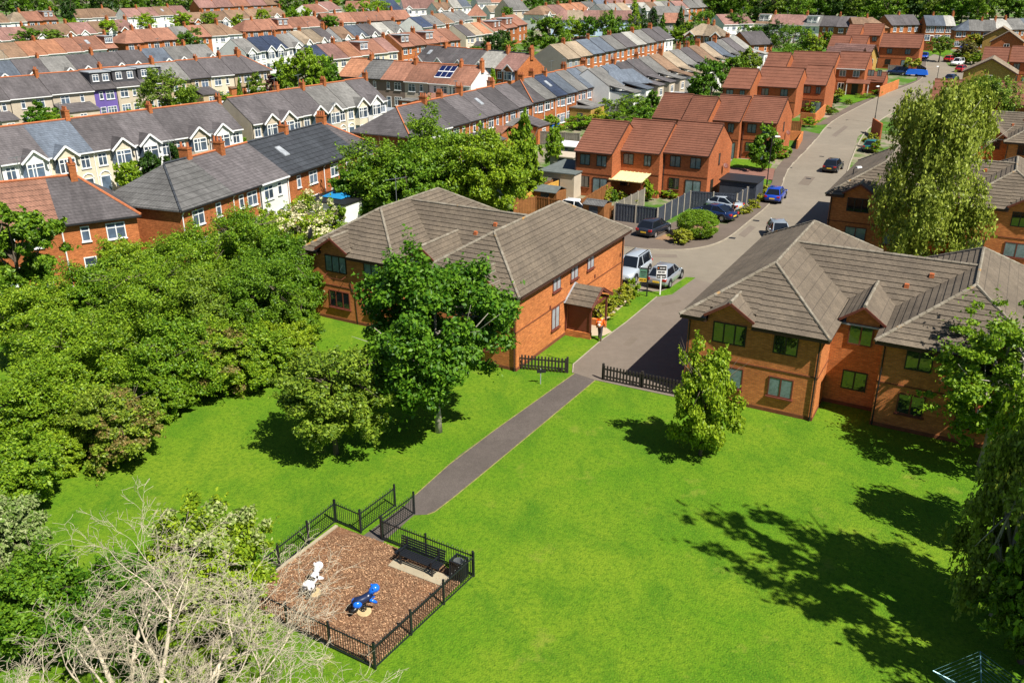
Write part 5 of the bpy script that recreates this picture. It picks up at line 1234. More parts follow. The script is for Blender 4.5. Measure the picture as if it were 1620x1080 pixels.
board(q, .66, .3, -.33, 1.93, [(.40, .2, [(.08, .2)])], 2, -.026); board(q, .66, .3, -.33, 1.93, [(.40, .2, [(.3, .55), (.6, .88)])], 3, -.026); board(q, .66, .3, -.33, 1.62, [(.35, .35, [(.1, .5), (.55, .85)])], 1, -.021); board(q, .66, .3, -.33, 1.32, [(.3, .22, [(.1, .3), (.35, .62), (.66, .9)])], 3, -.026); obj('board', q.mesh('board', [M['white_paint'], M['trim_black'], M['hivis'], M['white_paint']]), t)

PAINT = dict(silver=mat('paint_silver', (.42, .46, .50), .28, .5, metal=.55, coat=.6), pale=mat('paint_pale_silver', (.5, .55, .6), .3, .5, metal=.4, coat=.6), navy=mat('paint_navy', (.012, .03, .10), .25, .5, metal=.3, coat=.8),
    charcoal=mat('paint_charcoal', (.028, .032, .045), .25, .5, metal=.3, coat=.8), blue=mat('paint_blue', (.012, .06, .42), .25, .5, metal=.2, coat=.8), black=mat('paint_black', (.010, .012, .02), .25, .5, coat=.8),
    red=mat('paint_red', (.45, .012, .02), .3, .5, coat=.7), white=mat('paint_white', (.72, .72, .72), .3, .5, coat=.6), green=mat('paint_green', (.015, .12, .11), .3, .5, coat=.7))
def car(base, head, kind, paint, label, cat='car'):
    """base: photo point under the car's middle; head: world azimuth (radians from +x) of its nose"""
    B = G(*base); B.z += .10 if B.y < 200 and (base[1] < 360 and base[0] < 1170) else .03
    t = thing('parked_car', B, head, label, cat, 'cars parked on the estate'); mp = PAINT[paint]
    L, Wd, H, bel, rf = dict(hatch=(4.15, 1.76, 1.48, .93, (-1.85, -1.35, .25, 1.0)), suv=(4.5, 1.82, 1.72, 1.02, (-2.1, -1.95, .3, .95)), coupe=(4.6, 1.8, 1.38, .90, (-1.75, -.75, .3, 1.15)), van=(5.0, 1.95, 2.0, 1.15, (-2.4, -2.35, .9, 1.5)))[kind]
    hw = Wd / 2; l = L / 2; dr = 0 if kind != 'coupe' else -.02
    st = [(-l, .42, bel - .22, .80), (-l + .06, .32, bel - .06 + dr, .88), (-l + .35, .22, bel + dr, .96), (-.9, .19, bel + .02, 1.0), (.2, .18, bel, 1.0), (1.0, .2, bel - .04, .98), (l - .55, .22, bel - .14, .95), (l - .16, .28, bel - .26, .86), (l, .40, bel - .38, .72)]
    q = MB(); rings = []
    for x, zl, zb, f in st:
        w_ = hw * f; half = [(0, zl), (w_ * .86, zl), (w_ * .98, zl + .16), (w_, (zl + zb) / 2 + .05), (w_ * .965, zb - .09), (w_ * .88, zb), (0, zb + .025)]
        rings.append([(x, y, z) for y, z in half] + [(x, -y, z) for y, z in half[-2:0:-1]])
    n = len(rings[0])
    for r in rings: q.v += r
    for i in range(len(rings) - 1):
        for j in range(n): q.f.append((i * n + j, i * n + (j + 1) % n, (i + 1) * n + (j + 1) % n, (i + 1) * n + j)); q.m.append(0)
    q.f.append(tuple(range(n))[::-1]); q.m.append(0); q.f.append(tuple((len(rings) - 1) * n + j for j in range(n))); q.m.append(0)
    me = q.mesh('body', mp, True); body = obj('body', me, t)
    b0, r0, r1, b1 = rf; zt = H; zb = bel - .01; wb, wt = hw * .90, hw * .68
    q = MB(); lo = [(b0, wb * .93), (b0 + .5, wb), (b1 - .5, wb), (b1, wb * .9)]; hi = [(r0, wt * .93), (r0 + .35, wt), (r1 - .3, wt), (r1, wt * .93)]
    ringL = [(x, y, zb) for x, y in lo] + [(x, -y, zb) for x, y in lo[::-1]]; ringH = [(x, y, zt - .05) for x, y in hi] + [(x, -y, zt - .05) for x, y in hi[::-1]]
    q.v += ringL + ringH; m = len(ringL)
    for j in range(m): q.f.append((j, (j + 1) % m, m + (j + 1) % m, m + j)); q.m.append(0)
    q.f.append(tuple(m + j for j in range(m))); q.m.append(0); gl = obj('glasshouse', q.mesh('glasshouse', M['carglass']), t)
    q = MB(); top = [(x, y, zt) for x, y in [(r0 + .08, wt * .7), (r0 + .4, wt * .78), (r1 - .35, wt * .78), (r1 - .08, wt * .7)]]; top += [(x, -y, z) for x, y, z in top[::-1]]
    q.v += [(x * 1.01, y * 1.015, z - .012) for x, y, z in ringH] + top
    for j in range(m): q.f.append((j, (j + 1) % m, m + (j + 1) % m, m + j)); q.m.append(0)
    q.f.append(tuple(m + j for j in range(m))); q.m.append(0); obj('roof_panel', q.mesh('roof_panel', mp, True), t)
    for s in (-1, 1):
        for a, b in ((0, 0), (3, 3), (1, 1)):
            lx, ly = lo[a]; hx, hy = hi[b]
            if a == 1: lx, hx = -.15, -.2; ly, hy = wb, wt
            q = MB(); q.beam((lx, s * ly * 1.0, zb), (hx, s * hy * 1.0, zt - .03), .075, .06); obj('pillar', q.mesh('pillar', mp), t)
        for x in (-l * .62, l * .64):
            wh = MB(); wh.lathe([(.20, -.11), (.32, -.11), (.335, -.06), (.335, .06), (.32, .11), (.20, .11)], 16); o = obj('wheel', wh.mesh('wheel', M['rubber'], True), t, (x, s * (hw - .10), .335)); o.rotation_euler = (math.pi / 2, 0, 0)
            rm = MB(); rm.lathe([(0, .09), (.06, .09), (.09, .07), (.19, .085), (.215, .10)], 10); rm.lathe([(0, -.09), (.06, -.09), (.09, -.07), (.19, -.085), (.215, -.10)], 10); obj('rim', rm.mesh('rim', M['alloy']), o)
            a = MB(); a.tube([(x + .39 * math.cos(k), s * (hw - .035), .335 + .39 * math.sin(k)) for k in [math.pi * i / 8 for i in range(9)]], .05, 5); obj('wheel_arch', a.mesh('wheel_arch', M['trim_black']), t)
        hl = MB(); hl.hexa([(l - .36, s * hw * .58, bel - .40), (l - .1, s * hw * .58, bel - .42), (l - .2, s * hw * .86, bel - .38), (l - .44, s * hw * .9, bel - .36), (l - .42, s * hw * .56, bel - .20), (l - .2, s * hw * .56, bel - .26), (l - .3, s * hw * .84, bel - .22), (l - .5, s * hw * .88, bel - .17)]); obj('headlight', hl.mesh('headlight', M['lamp_clear']), t)
        tl = MB(); tl.box(-l - .015, -l + .2, min(s * hw * .56, s * hw * .88), max(s * hw * .56, s * hw * .88), bel - .24, bel - .07); obj('tail_light', tl.mesh('tail_light', M['lamp_red']), t)
        mr = MB(); ell(mr, (.75, s * (hw + .07), bel + .07), (.07, .1, .07)); obj('door_mirror', mr.mesh('door_mirror', mp, True), t)
    q = MB(); q.box(-l - .03, -l + .01, -.26, .26, .52, .64); obj('number_plate', q.mesh('number_plate', M['plate_yellow']), t)
    q = MB(); q.box(l - .04, l + .02, -.26, .26, .44, .55); obj('number_plate', q.mesh('number_plate', M['plate_white']), t)
    q = MB(); q.box(-l - .02, -l + .1, -hw * .78, hw * .78, .30, .42); obj('bumper', q.mesh('bumper', M['trim_black']), t)
    if kind == 'suv': 
        for s in (-1, 1): q = MB(); q.beam((r0 + .2, s * wt * .85, zt + .03), (r1 - .1, s * wt * .85, zt + .03), .04, .05); obj('roof_rail', q.mesh('roof_rail', M['trim_black']), t)
    return t
aP = math.pi / 2 - PH; aQ = -PH
car((1000, 437), aP + math.pi, 'suv', 'pale', 'pale silver estate SUV parked nose towards the flats')
car((1052, 446), aP, 'hatch', 'silver', 'silver hatchback parked beside the narrow grass verge')
car((1034, 370), aP - .12, 'hatch', 'charcoal', 'dark charcoal hatchback in front of the grey panel fence')
car((1128, 346), aQ + math.pi - .25, 'coupe', 'navy', 'navy coupe parked beside the rounded hedge')
car((1138, 332), aQ + math.pi - .25, 'coupe', 'pale', 'silver coupe between the navy coupe and the panel fence')
car((1226, 317), aP + .05, 'hatch', 'blue', 'bright blue hatchback parked half on the pavement')
car((1317, 270), aP - .05, 'hatch', 'black', 'black hatchback parked at the right side of the road')
car((1231, 377), aP + math.pi + .4, 'hatch', 'silver', 'silver car glimpsed over the roof of the right flats')
car((1377, 238), aP, 'hatch', 'green', 'dark green car tucked beside the small hedge by the birch')
car((1502, 98), aP - .3, 'hatch', 'red', 'red car at the end of the cul-de-sac, left of the white one')
car((1514, 104), aP + math.pi - .3, 'suv', 'white', 'white vehicle between two red cars in the cul-de-sac')
car((1521, 114), aP - .3, 'hatch', 'red', 'red car nearer than the white vehicle in the cul-de-sac')
car((1505, 129), aP - .3, 'hatch', 'navy', 'dark blue car nearest in the cul-de-sac')
car((1462, 93), aP + math.pi, 'hatch', 'blue', 'blue car half hidden by the wide red-roofed house')
car((1418, 119), aQ + math.pi, 'suv', 'navy', 'dark navy car left of the blue tarpaulin')
car((1530, 80), aQ, 'hatch', 'blue', 'small blue car behind the cul-de-sac shrubs')
car((915, 341), aQ, 'hatch', 'white', 'white car glimpsed over the roof of the left flats')
B = G(1450, 121); t = thing('covered_trailer', B, aQ, 'bright blue tarpaulin over a trailer by the bend', 'trailer'); q = MB(); q.hexa([(-2.2, -.9, .4), (2.2, -.9, .4), (2.2, .9, .4), (-2.2, .9, .4), (-1.9, -.6, 1.5), (1.9, -.6, 1.35), (1.9, .6, 1.35), (-1.9, .6, 1.5)]); obj('tarpaulin', q.mesh('tarpaulin', M['tarp_blue']), t)
for s in (-1, 1): wh = MB(); wh.lathe([(.0, -.08), (.28, -.08), (.28, .08), (0, .08)], 12); o = obj('wheel', wh.mesh('wheel', M['rubber']), t, (0, s * .95, .28)); o.rotation_euler = (math.pi / 2, 0, 0)

# ---------------------------------------------------------------- people
def skin(name, V_, E_, R_, m, parent, sub=1):
    me = bpy.data.meshes.new(name); me.from_pydata(V_, E_, []); me.materials.append(m); o = obj(name, me, parent); md = o.modifiers.new('skin', 'SKIN'); md.use_smooth_shade = True
    for i, r in enumerate(R_): me.skin_vertices[0].data[i].radius = (r, r) if not isinstance(r, tuple) else r
    for i in range(len(V_)): me.skin_vertices[0].data[i].use_root = i == 0
    s = o.modifiers.new('sub', 'SUBSURF'); s.levels = sub; s.render_levels = sub; return o
def person(base, face, label, h=1.76, step=.16, top='hivis', legs='cloth_grey', bag=False, shorts=False, arm=.12):
    B = G(*base) if not isinstance(base, Vector) else base; t = thing('person', B + Vector((0, 0, .06)), face, label, 'person'); k = h / 1.76
    J = {}; V_, E_, R_ = [], [], []
    def add(n, p, r, par=None):
        J[n] = len(V_); V_.append(tuple(c * k for c in p)); R_.append(r * k if not isinstance(r, tuple) else tuple(c * k for c in r))
        if par: E_.append((J[par], J[n]))
    add('pel', (0, 0, .95), (.15, .10)); add('waist', (.0, 0, 1.10), (.14, .095), 'pel'); add('chest', (.01, 0, 1.30), (.165, .11), 'waist'); add('neckb', (.0, 0, 1.46), .065, 'chest'); add('neck', (.02, 0, 1.52), .055, 'neckb')
    add('jaw', (.04, 0, 1.58), .075, 'neck'); add('head', (.03, 0, 1.66), .098, 'jaw'); add('crown', (.02, 0, 1.73), .075, 'head')
    for s, n in ((1, 'L'), (-1, 'R')):
        f = step * s
        add('hip' + n, (0, .09 * s, .90), .088, 'pel'); add('knee' + n, (f * .7 + .03, .095 * s, .49), .058, 'hip' + n); add('ank' + n, (f - .03, .095 * s, .09), .04, 'knee' + n); add('toe' + n, (f + .13, .10 * s, .035), .034, 'ank' + n)
        add('sh' + n, (0, .185 * s, 1.42), .06, 'chest'); add('elb' + n, (-f * .35 - .03, .245 * s, 1.14), .042, 'sh' + n); add('wri' + n, (-f * .7 + arm, .255 * s, .92), .028, 'elb' + n); add('palm' + n, (-f * .7 + arm + .03, .255 * s, .85), (.03, .018), 'wri' + n)
        for q in range(4):
            y0 = (.255 + (q - 1.5) * .013) * s; add(f'f{q}a' + n, (-f * .7 + arm + .04 + .01 * q, y0, .80), .0085, 'palm' + n); add(f'f{q}b' + n, (-f * .7 + arm + .055 + .006 * q, y0, .765 + .006 * abs(q - 1.5)), .007, f'f{q}a' + n)
        add('th' + n, (-f * .7 + arm + .065, .235 * s, .835), .0095, 'palm' + n); add('tt' + n, (-f * .7 + arm + .085, .23 * s, .80), .008, 'th' + n)
    body = skin('body', V_, E_, R_, M['skin'], t)
    def sub(names, grow, m, nm):
        idx = {n: i for i, n in enumerate(names)}; vv = [V_[J[n]] for n in names]; ee = [(idx[a], idx[b]) for a in names for b in names if (J[a], J[b]) in E_]
        rr = [tuple(c + grow for c in R_[J[n]]) if isinstance(R_[J[n]], tuple) else R_[J[n]] + grow for n in names]; return skin(nm, vv, ee, rr, M[m], t)
    sub(['chest', 'waist', 'pel', 'neckb', 'shL', 'elbL', 'shR', 'elbR'] + ([] if shorts else ['wriL', 'wriR']), .018, top, 'jacket' if not shorts else 'shirt')
    sub(['pel', 'hipL', 'kneeL', 'hipR', 'kneeR'] + ([] if shorts else ['ankL', 'ankR']), .02, legs, 'trousers' if not shorts else 'shorts')
    for n in 'LR': sub(['ank' + n, 'toe' + n], .014, 'cloth_black', 'shoe')
    hr = MB(); ell(hr, (.0, 0, 1.685 * k), (.108 * k, .092 * k, .10 * k)); ell(hr, (-.045 * k, 0, 1.63 * k), (.075 * k, .08 * k, .09 * k)); obj('hair', hr.mesh('hair', M['hair'], True), t)
    for s in (-1, 1): q = MB(); ell(q, (.115 * k, .034 * s * k, 1.645 * k), (.014, .014, .01), 0, 8, 5); obj('eye', q.mesh('eye', M['plastic_black'], True), t)
    q = MB(); ell(q, (.135 * k, 0, 1.615 * k), (.018, .014, .022), 0, 8, 5); obj('nose', q.mesh('nose', M['skin'], True), t)
    if bag:
        q = MB(); q.tube([(-.22, 0, 1.0), (-.235, 0, 1.1), (-.235, 0, 1.3), (-.2, 0, 1.42)], [.10, .14, .145, .08], 10); b = obj('backpack', q.mesh('backpack', M['hivis'], True), t)
        q = MB(); ell(q, (-.34, 0, 1.17), (.06, .1, .12)); obj('bag_pocket', q.mesh('bag_pocket', M['reflect'], True), b)
        q = MB(); q.tube([(-.3, -.12, 1.36), (-.36, 0, 1.37), (-.3, .12, 1.36)], .022, 5); obj('bag_band', q.mesh('bag_band', M['reflect']), b)
        for s in (-1, 1): q = MB(); q.tube([(-.14, .1 * s, 1.4), (-.02, .12 * s, 1.52), (.12, .12 * s, 1.40), (.13, .12 * s, 1.2)], .022, 5); obj('strap', q.mesh('strap', M['lamp_red']), b)
        q = MB(); q.tube([(-.02, -.12, 1.5), (-.05, 0, 1.52), (-.02, .12, 1.5)], [.05, .06, .05], 6); obj('hood', q.mesh('hood', M['hivis_y'], True), t)
    return t
person((948.8, 539.4), aP + .15, 'person in orange hi-vis jacket with backpack walking up beside the drive', 1.78, .15, 'hivis', 'cloth_grey', True)
person((1158.5, 348), aP + math.pi - .6, 'person in black shorts and dark top standing behind the navy coupe', 1.68, .05, 'cloth_black', 'cloth_black', False, True)

# ---------------------------------------------------------------- trees, bushes and hedges
def tc(cx, cy, w, h, label, ml='leaf_mid', kind='round', low=.2, leaf=.15, nl=9000, ncl=110, name='tree', cat='tree', group=None, bark='bark', fl=1.0, **kw):
    """cx, cy: photo point of the crown's middle; w: its width in photo pixels; h: height in metres"""
    C = G(cx, cy, h * (1 + low) / 2); R = w / 2 * depth(C) / F
    if name == 'bush' and cat == 'tree': cat = 'bush'
    return tree(name, label, Vector((C.x, C.y, tz(C.y))), None, w, kind, ml, low, leaf, nl, ncl, cat=cat, group=group, bark=bark, h=h, r=R * fl, **kw)
HG = dict(ml='leaf_hedge', low=.04, leaf=.072, nl=44000, ncl=300, kind='dome', fl=.88)
def hedge(cx, cy, w, h, label, **kw):
    a = dict(HG); a.update(kw); return tc(cx, cy, w, h, label, **a)
hedge(40, 640, 210, 4.6, 'light green bush at the left edge beside the brown-tinged one', ml='leaf_bright')
hedge(190, 668, 150, 3.8, 'brown-tinged round bush at the near front of the left hedge', ml=('leaf_olive', 'leaf_brownish'), name='bush')
hedge(112, 560, 220, 5.4, 'broad light green tree left of centre in the left hedge')
hedge(50, 510, 170, 5.4, 'leafy green tree at the left edge behind the broad light one')
hedge(235, 478, 210, 6.6, 'tall yellow-green tree in the middle of the left hedge')
hedge(345, 565, 150, 4.0, 'brown-speckled bush overhanging the lawn, middle of the left hedge', ml=('leaf_hedge', 'leaf_brownish'), name='bush')
hedge(270, 570, 150, 5.0, 'mid green tree between the two brown-tinged bushes')
hedge(300, 425, 170, 6.8, 'rear yellow-green tree in front of the grey ribbed roof')
hedge(400, 480, 180, 6.2, 'dense green tree in the left hedge near the flats', ml='leaf_mid')
hedge(452, 545, 100, 3.0, 'low bright green shrub where the hedge meets the flats', ml='leaf_bright', name='bush')
hedge(205, 425, 130, 4.8, 'tree in front of the brick pair, top of the left hedge')
hedge(452, 440, 130, 6.2, 'tall green tree hard against the left flats', ml='leaf_mid')
hedge(390, 395, 150, 6.9, 'green tree below the cream-flowered elder')
hedge(140, 480, 150, 5.4, 'green tree behind the broad light one in the left hedge')
hedge(120, 650, 110, 3.6, 'green shrub left of the brown-tinged round bush', name='bush')
hedge(262, 625, 80, 2.6, 'small bright shrub right of the brown-tinged round bush', ml='leaf_bright', name='bush')
hedge(410, 560, 110, 3.6, 'green shrub at the hedge foot right of the speckled bush', name='bush')
hedge(330, 490, 150, 5.6, 'olive tree in the thick of the left hedge', ml='leaf_olive')
hedge(470, 500, 70, 3.6, 'narrow green shrub touching the left corner of the flats', ml='leaf_mid', name='bush')
hedge(25, 745, 150, 3.4, 'pale green shrub at the left edge above the bare branches', name='bush')
hedge(95, 715, 80, 2.2, 'low bright shrub at the near end of the left hedge', ml='leaf_bright', name='bush')
hedge(-10, 860, 170, 4.4, 'silvery green shrub at the left edge among bare branches', ml='leaf_silver', name='bush')
hedge(60, 950, 200, 4.0, 'dark leafy shrub under the bare branches at bottom left', ml='leaf_rich', name='bush')
tc(22, 400, 150, 8.5, 'dark spreading tree at the left edge over the brick pair', 'leaf_mid', low=.25, nl=16000, leaf=.15)
tree('tree', 'elder covered in cream blossom beside the left flats', (482, 432), 304, 132, 'dome', ('leaf_bright', 'petal_cream'), low=.05, leaf=.10, nl=20000, ncl=190)
tree('tree', 'smaller cream-flowered elder left of the big one', (432, 400), 322, 70, 'dome', ('leaf_bright', 'petal_cream'), low=.05, leaf=.10, nl=9000)
tree('tree', 'upright dark green tree before the grey ribbed roof', (293, 392), 291, 92, 'egg', 'leaf_rich', low=.1, leaf=.11, nl=14000)
tree('tree', 'big deep green broadleaf tree in front of the left flats', (694, 683), 384, 285, 'egg', 'leaf_rich', low=.13, leaf=.12, nl=48000, ncl=190, var=2, bark='bark_pale', tr=.16, nlimb=12)
tree('tree', 'smaller dark olive tree on the lawn left of the big one', (532, 718), 546, 182, 'round', 'leaf_olive', low=.14, leaf=.085, nl=30000, ncl=190, var=1, tr=.12, nlimb=12)
tree('tree', 'young light green tree standing alone before the right flats', (1108, 720), 533, 118, 'egg', 'leaf_bright', low=.03, leaf=.07, nl=24000, ncl=190, var=0, tr=.08)
# right-hand side
tc(1585, 600, 230, 8.2, 'leafy cherry tree at the right edge before the right flats', 'leaf_bright', 'spread', low=.1, leaf=.095, nl=24000, ncl=280, bark='bark_pale', nlimb=16, var=4)
tc(1612, 830, 160, 7.5, 'drooping pale birch at the right edge over the shaded lawn', 'leaf_birch', 'birch', low=.08, leaf=.07, nl=20000, ncl=560, bark='bark_pale', nlimb=14)
tc(1640, 960, 130, 4.5, 'dark shrub at the right edge above the clothes airer', 'leaf_mid', 'dome', low=.03, leaf=.12, nl=14000, name='bush')
tc(1650, 730, 170, 8, 'green tree at the right edge between cherry and birch', 'leaf_bright', 'birch', low=.08, leaf=.08, nl=15000, ncl=480)
tree('tree', 'tall tree just outside the right edge shading the near lawn', Vector((18.6, 21.2, 0)), None, 0, 'spread', 'leaf_mid', low=.16, leaf=.12, nl=15000, ncl=230, h=18, r=3.8, var=3)
tree('tree', 'tall weeping birch in front of the far orange brick flats', (1452, 432), 124, 166, 'birch', 'leaf_birch', low=.04, leaf=.105, nl=46000, ncl=900, var=2, bark='bark_pale', tr=.16, nlimb=16)
tc(1557, 166, 112, 9, 'second weeping birch, darker, beyond the first', 'leaf_olive', 'birch', low=.05, leaf=.16, nl=16000, ncl=420)
tc(1605, 205, 60, 4, 'low green shrubs beside the second birch', 'leaf_bright', 'dome', low=.02, nl=5000, name='bush')
tree('tree', 'second tree outside the right edge, nearest the camera, shading the airer', Vector((18.6, 17.2, 0)), None, 0, 'spread', 'leaf_mid', low=.2, leaf=.11, nl=7500, ncl=180, h=9.5, r=3.3, var=1)
# behind the left flats
for a in ((612, 282, 150, 8.2, 'left crown of the big bushy clump behind the left flats'), (692, 262, 160, 10, 'tallest crown of the bushy clump behind the left flats'), (770, 275, 120, 9.2, 'right crown of the bushy clump behind the left flats'), (575, 300, 80, 6.2, 'low left crown of the bushy clump by the roof lantern'), (650, 300, 110, 7.5, 'front crown of the bushy clump just above the flats roof')):
    tc(*a, ml='leaf_mid' if a[0] != 770 else 'leaf_bright', low=.04, leaf=.13, nl=32000, ncl=260, kind='dome')
tc(528, 350, 50, 3.6, 'cream-flecked shrub below the white extension', ('leaf_bright', 'petal_cream'), 'dome', low=.02, leaf=.09, nl=8000, name='bush')
tc(829, 240, 56, 8.5, 'slim bright green tree right of the bushy clump', 'leaf_bright', 'egg', low=.12, nl=8000)
tc(876, 230, 36, 5.6, 'small bright tree above the flat-roofed garage', 'leaf_bright', 'egg', low=.12, nl=4000)
tc(845, 298, 46, 3.6, 'shrub against the brown fence behind the flats', 'leaf_bright', 'dome', low=.02, nl=4000, name='bush')
tc(1211, 232, 56, 5.6, 'round deep green tree by the pavement lamp', 'leaf_rich', 'egg', low=.08, nl=9000, var=0)
tc(1236, 240, 34, 1.6, 'clipped bright hedge beside the round tree', 'leaf_bright', 'clip', low=.0, nl=3000, name='bush')
def bush(cx, cy, w, h, label, ml='leaf_bright', leaf=.11, nl=1800, **kw): return tc(cx, cy, w, h, label, ml, 'dome', low=0, leaf=leaf, nl=nl, ncl=60, name='bush', **kw)
tc(1104, 354, 68, 2.5, 'rounded clipped hedge on the corner bed', 'leaf_bright', 'clip', low=0, leaf=.06, nl=30000, ncl=260, name='bush')
tc(1078, 373, 36, 1.5, 'yellow-edged low bush in front of the rounded hedge', 'leaf_yellow', 'dome', low=0, leaf=.09, nl=3500, name='bush')
for i, (p, q_) in enumerate(((50.9, -21.75), (52.0, -21.6), (53.1, -21.7), (54.2, -21.6), (55.3, -21.6), (56.2, -21.5))):
    v = PQ(p, q_); tree('bush', f'yellow-green shrub along the flats wall, {["nearest the porch","second from the porch","third from the porch","fourth from the porch","fifth from the porch","at the far corner"][i]}', v, None, 0, 'dome', 'leaf_yellow' if i % 3 != 2 else 'leaf_bright', 0, .09, 2600, 60, h=1.25 + .2 * (i % 2), r=.72, cat='bush')
for i, (x, y) in enumerate(((1194, 322), (1203, 312), (1180, 331), (1212, 300))): bush(x, y, 22, 1.0, f'yellow-green weeds at the fence foot, {["by the lamp fence corner","highest up the pavement but one","nearest the person in shorts","closest to the street lamp"][i]}', 'leaf_yellow', nl=900)
bush(1025, 300, 22, 2.4, 'leafy climber on the fence by the yellow canopy', 'leaf_bright'); bush(1000, 322, 26, 1.2, 'yellow-leaved shrubs inside the canopy garden', 'leaf_yellow'); bush(1060, 306, 30, 1.0, 'low shrubs along the corner garden path', 'leaf_bright')
bush(958, 306, 24, 1.6, 'yellow flowering shrub in front of the left red-roofed house', 'leaf_yellow'); bush(971, 310, 14, 1.2, 'bluish rounded shrub near the yellow canopy', 'leaf_mid'); bush(983, 308, 16, 1.0, 'yellow-green rounded shrub near the yellow canopy', 'leaf_yellow')
bush(1285, 169, 32, 2.4, 'bright shrub behind the brick garden wall', 'leaf_bright'); bush(1281, 192, 28, 1.7, 'clipped lime bush in front of the brick garden wall', 'leaf_lime'); bush(1316, 174, 22, 1.6, 'shrub at the road end of the third row', 'leaf_mid')
bush(1328, 147, 20, 1.6, 'yellow shrub beside the white-windowed house', 'leaf_yellow'); bush(1323, 157, 14, 1.4, 'dark round shrub on the small front lawn', 'leaf_dark'); bush(1343, 161, 14, 1.0, 'low shrub at the edge of the small front lawn'); bush(1387, 146, 18, 1.2, 'round bush by the low brick garage', 'leaf_mid'); bush(1373, 152, 40, .7, 'rough planting strip along the far pavement', 'leaf_olive')
bush(1379, 222, 26, 2.0, 'orange-flecked hedge above the dark green car', 'leaf_yellow'); bush(1386, 232, 20, 1.8, 'clipped hedge beside the dark green car', 'leaf_bright')
tc(1223, 144, 34, 5, 'thin yellowish tree before the third row', 'leaf_olive', 'birch', low=.2, nl=2500, ncl=120)
tc(1443, 99, 28, 4.2, 'palm-like yellow-green tree by the wide red-roofed house', 'leaf_yellow', 'dome', low=.3, leaf=.3, nl=900, ncl=40)
# gardens in the middle distance
for x, y, w, h, l, m in ((968, 166, 46, 4, 'leftmost leafy garden tree below the hill terrace', 'leaf_bright'), (1000, 168, 60, 4.6, 'biggest garden tree left of the second row of red roofs', 'leaf_mid'), (1030, 165, 36, 4, 'garden tree touching the leftmost second-row roof', 'leaf_mid'), (1015, 182, 50, 3.4, 'shady garden bushes below the biggest garden tree', 'leaf_rich'), (945, 186, 40, 2.6, 'yellow-green garden shrub left of the garden trees', 'leaf_yellow'), (915, 192, 50, 2.2, 'clipped long hedge behind the old grey fence', 'leaf_lime'), (872, 198, 36, 3.4, 'bright garden tree before the blue-fronted shed', 'leaf_bright'),
    (980, 190, 60, 3, 'dense garden hedge just above the left red roofs', 'leaf_mid'), (1040, 190, 30, 3, 'garden bush beside the second row', 'leaf_rich')):
    tc(x, y, w, h, l, m, 'dome', low=.03, leaf=.16, nl=4500)
for x, y, w, h, l, m, k in ((1128, 118, 56, 7, 'large dark round tree behind the third row', 'leaf_rich', 'round'), (1108, 138, 40, 5, 'dark tree before the corrugated shed', 'leaf_mid', 'round'), (1160, 108, 44, 6, 'green tree above the third row, left', 'leaf_mid', 'round'), (1185, 97, 40, 6, 'yellow-green tree above the third row, right', 'leaf_olive', 'round'), (1098, 152, 36, 3.5, 'bushes beside the corrugated shed', 'leaf_bright', 'dome'),
    (1254, 68, 70, 9.5, 'dark willow-like tree at top right', 'leaf_mid', 'birch'), (1288, 72, 34, 6, 'bright tree right of the dark willow', 'leaf_bright', 'round'), (1310, 62, 24, 5, 'small tree left of the fourth row', 'leaf_bright', 'round'), (1268, 84, 30, 3, 'shrubs below the dark willow', 'leaf_bright', 'dome'), (1222, 50, 40, 6, 'dark tree before the white dormers, left', 'leaf_dark', 'round'), (1195, 52, 40, 5, 'dark tree left of the white dormers', 'leaf_rich', 'round'),
    (1165, 32, 36, 7, 'dark round tree left of the pink gable', 'leaf_rich', 'round'), (1110, 33, 46, 8, 'green tree behind the tan hip-roofed pair', 'leaf_mid', 'round'), (1085, 48, 26, 7, 'upright green tree at the end of the red and white terrace', 'leaf_bright', 'egg'), (1092, 70, 18, 4, 'shrub right of the red and white terrace', 'leaf_mid', 'round'),
    (1490, 70, 42, 5, 'broad brownish tree at the end of the cul-de-sac', 'leaf_olive', 'round'), (1531, 76, 30, 4, 'dark bronze tree in the cul-de-sac', 'leaf_brownish', 'round'), (1540, 63, 24, 4, 'yellow-green tree behind the bronze one', 'leaf_yellow', 'round'), (1549, 66, 14, 3, 'small mint-green shrub by the yellow brick gables', 'leaf_bright', 'round'), (1517, 89, 20, 2, 'square dark hedge by the red cars', 'leaf_mid', 'dome'), (1530, 92, 20, 2.4, 'square yellow-topped hedge by the white vehicle', 'leaf_yellow', 'dome'), (1547, 92, 26, 3, 'bright shrub left of the pale pink gable', 'leaf_bright', 'dome'), (1611, 118, 26, 3, 'bright green shrubs right of the pale pink gable', 'leaf_bright', 'dome')):
    r_ = k == 'round'; tc(x, y, w, h * (1.3 if r_ else 1), l, m, k, low=.28 if r_ else .06, leaf=.19, nl=4400 if k != 'birch' else 8000, ncl=110 if k != 'birch' else 240)
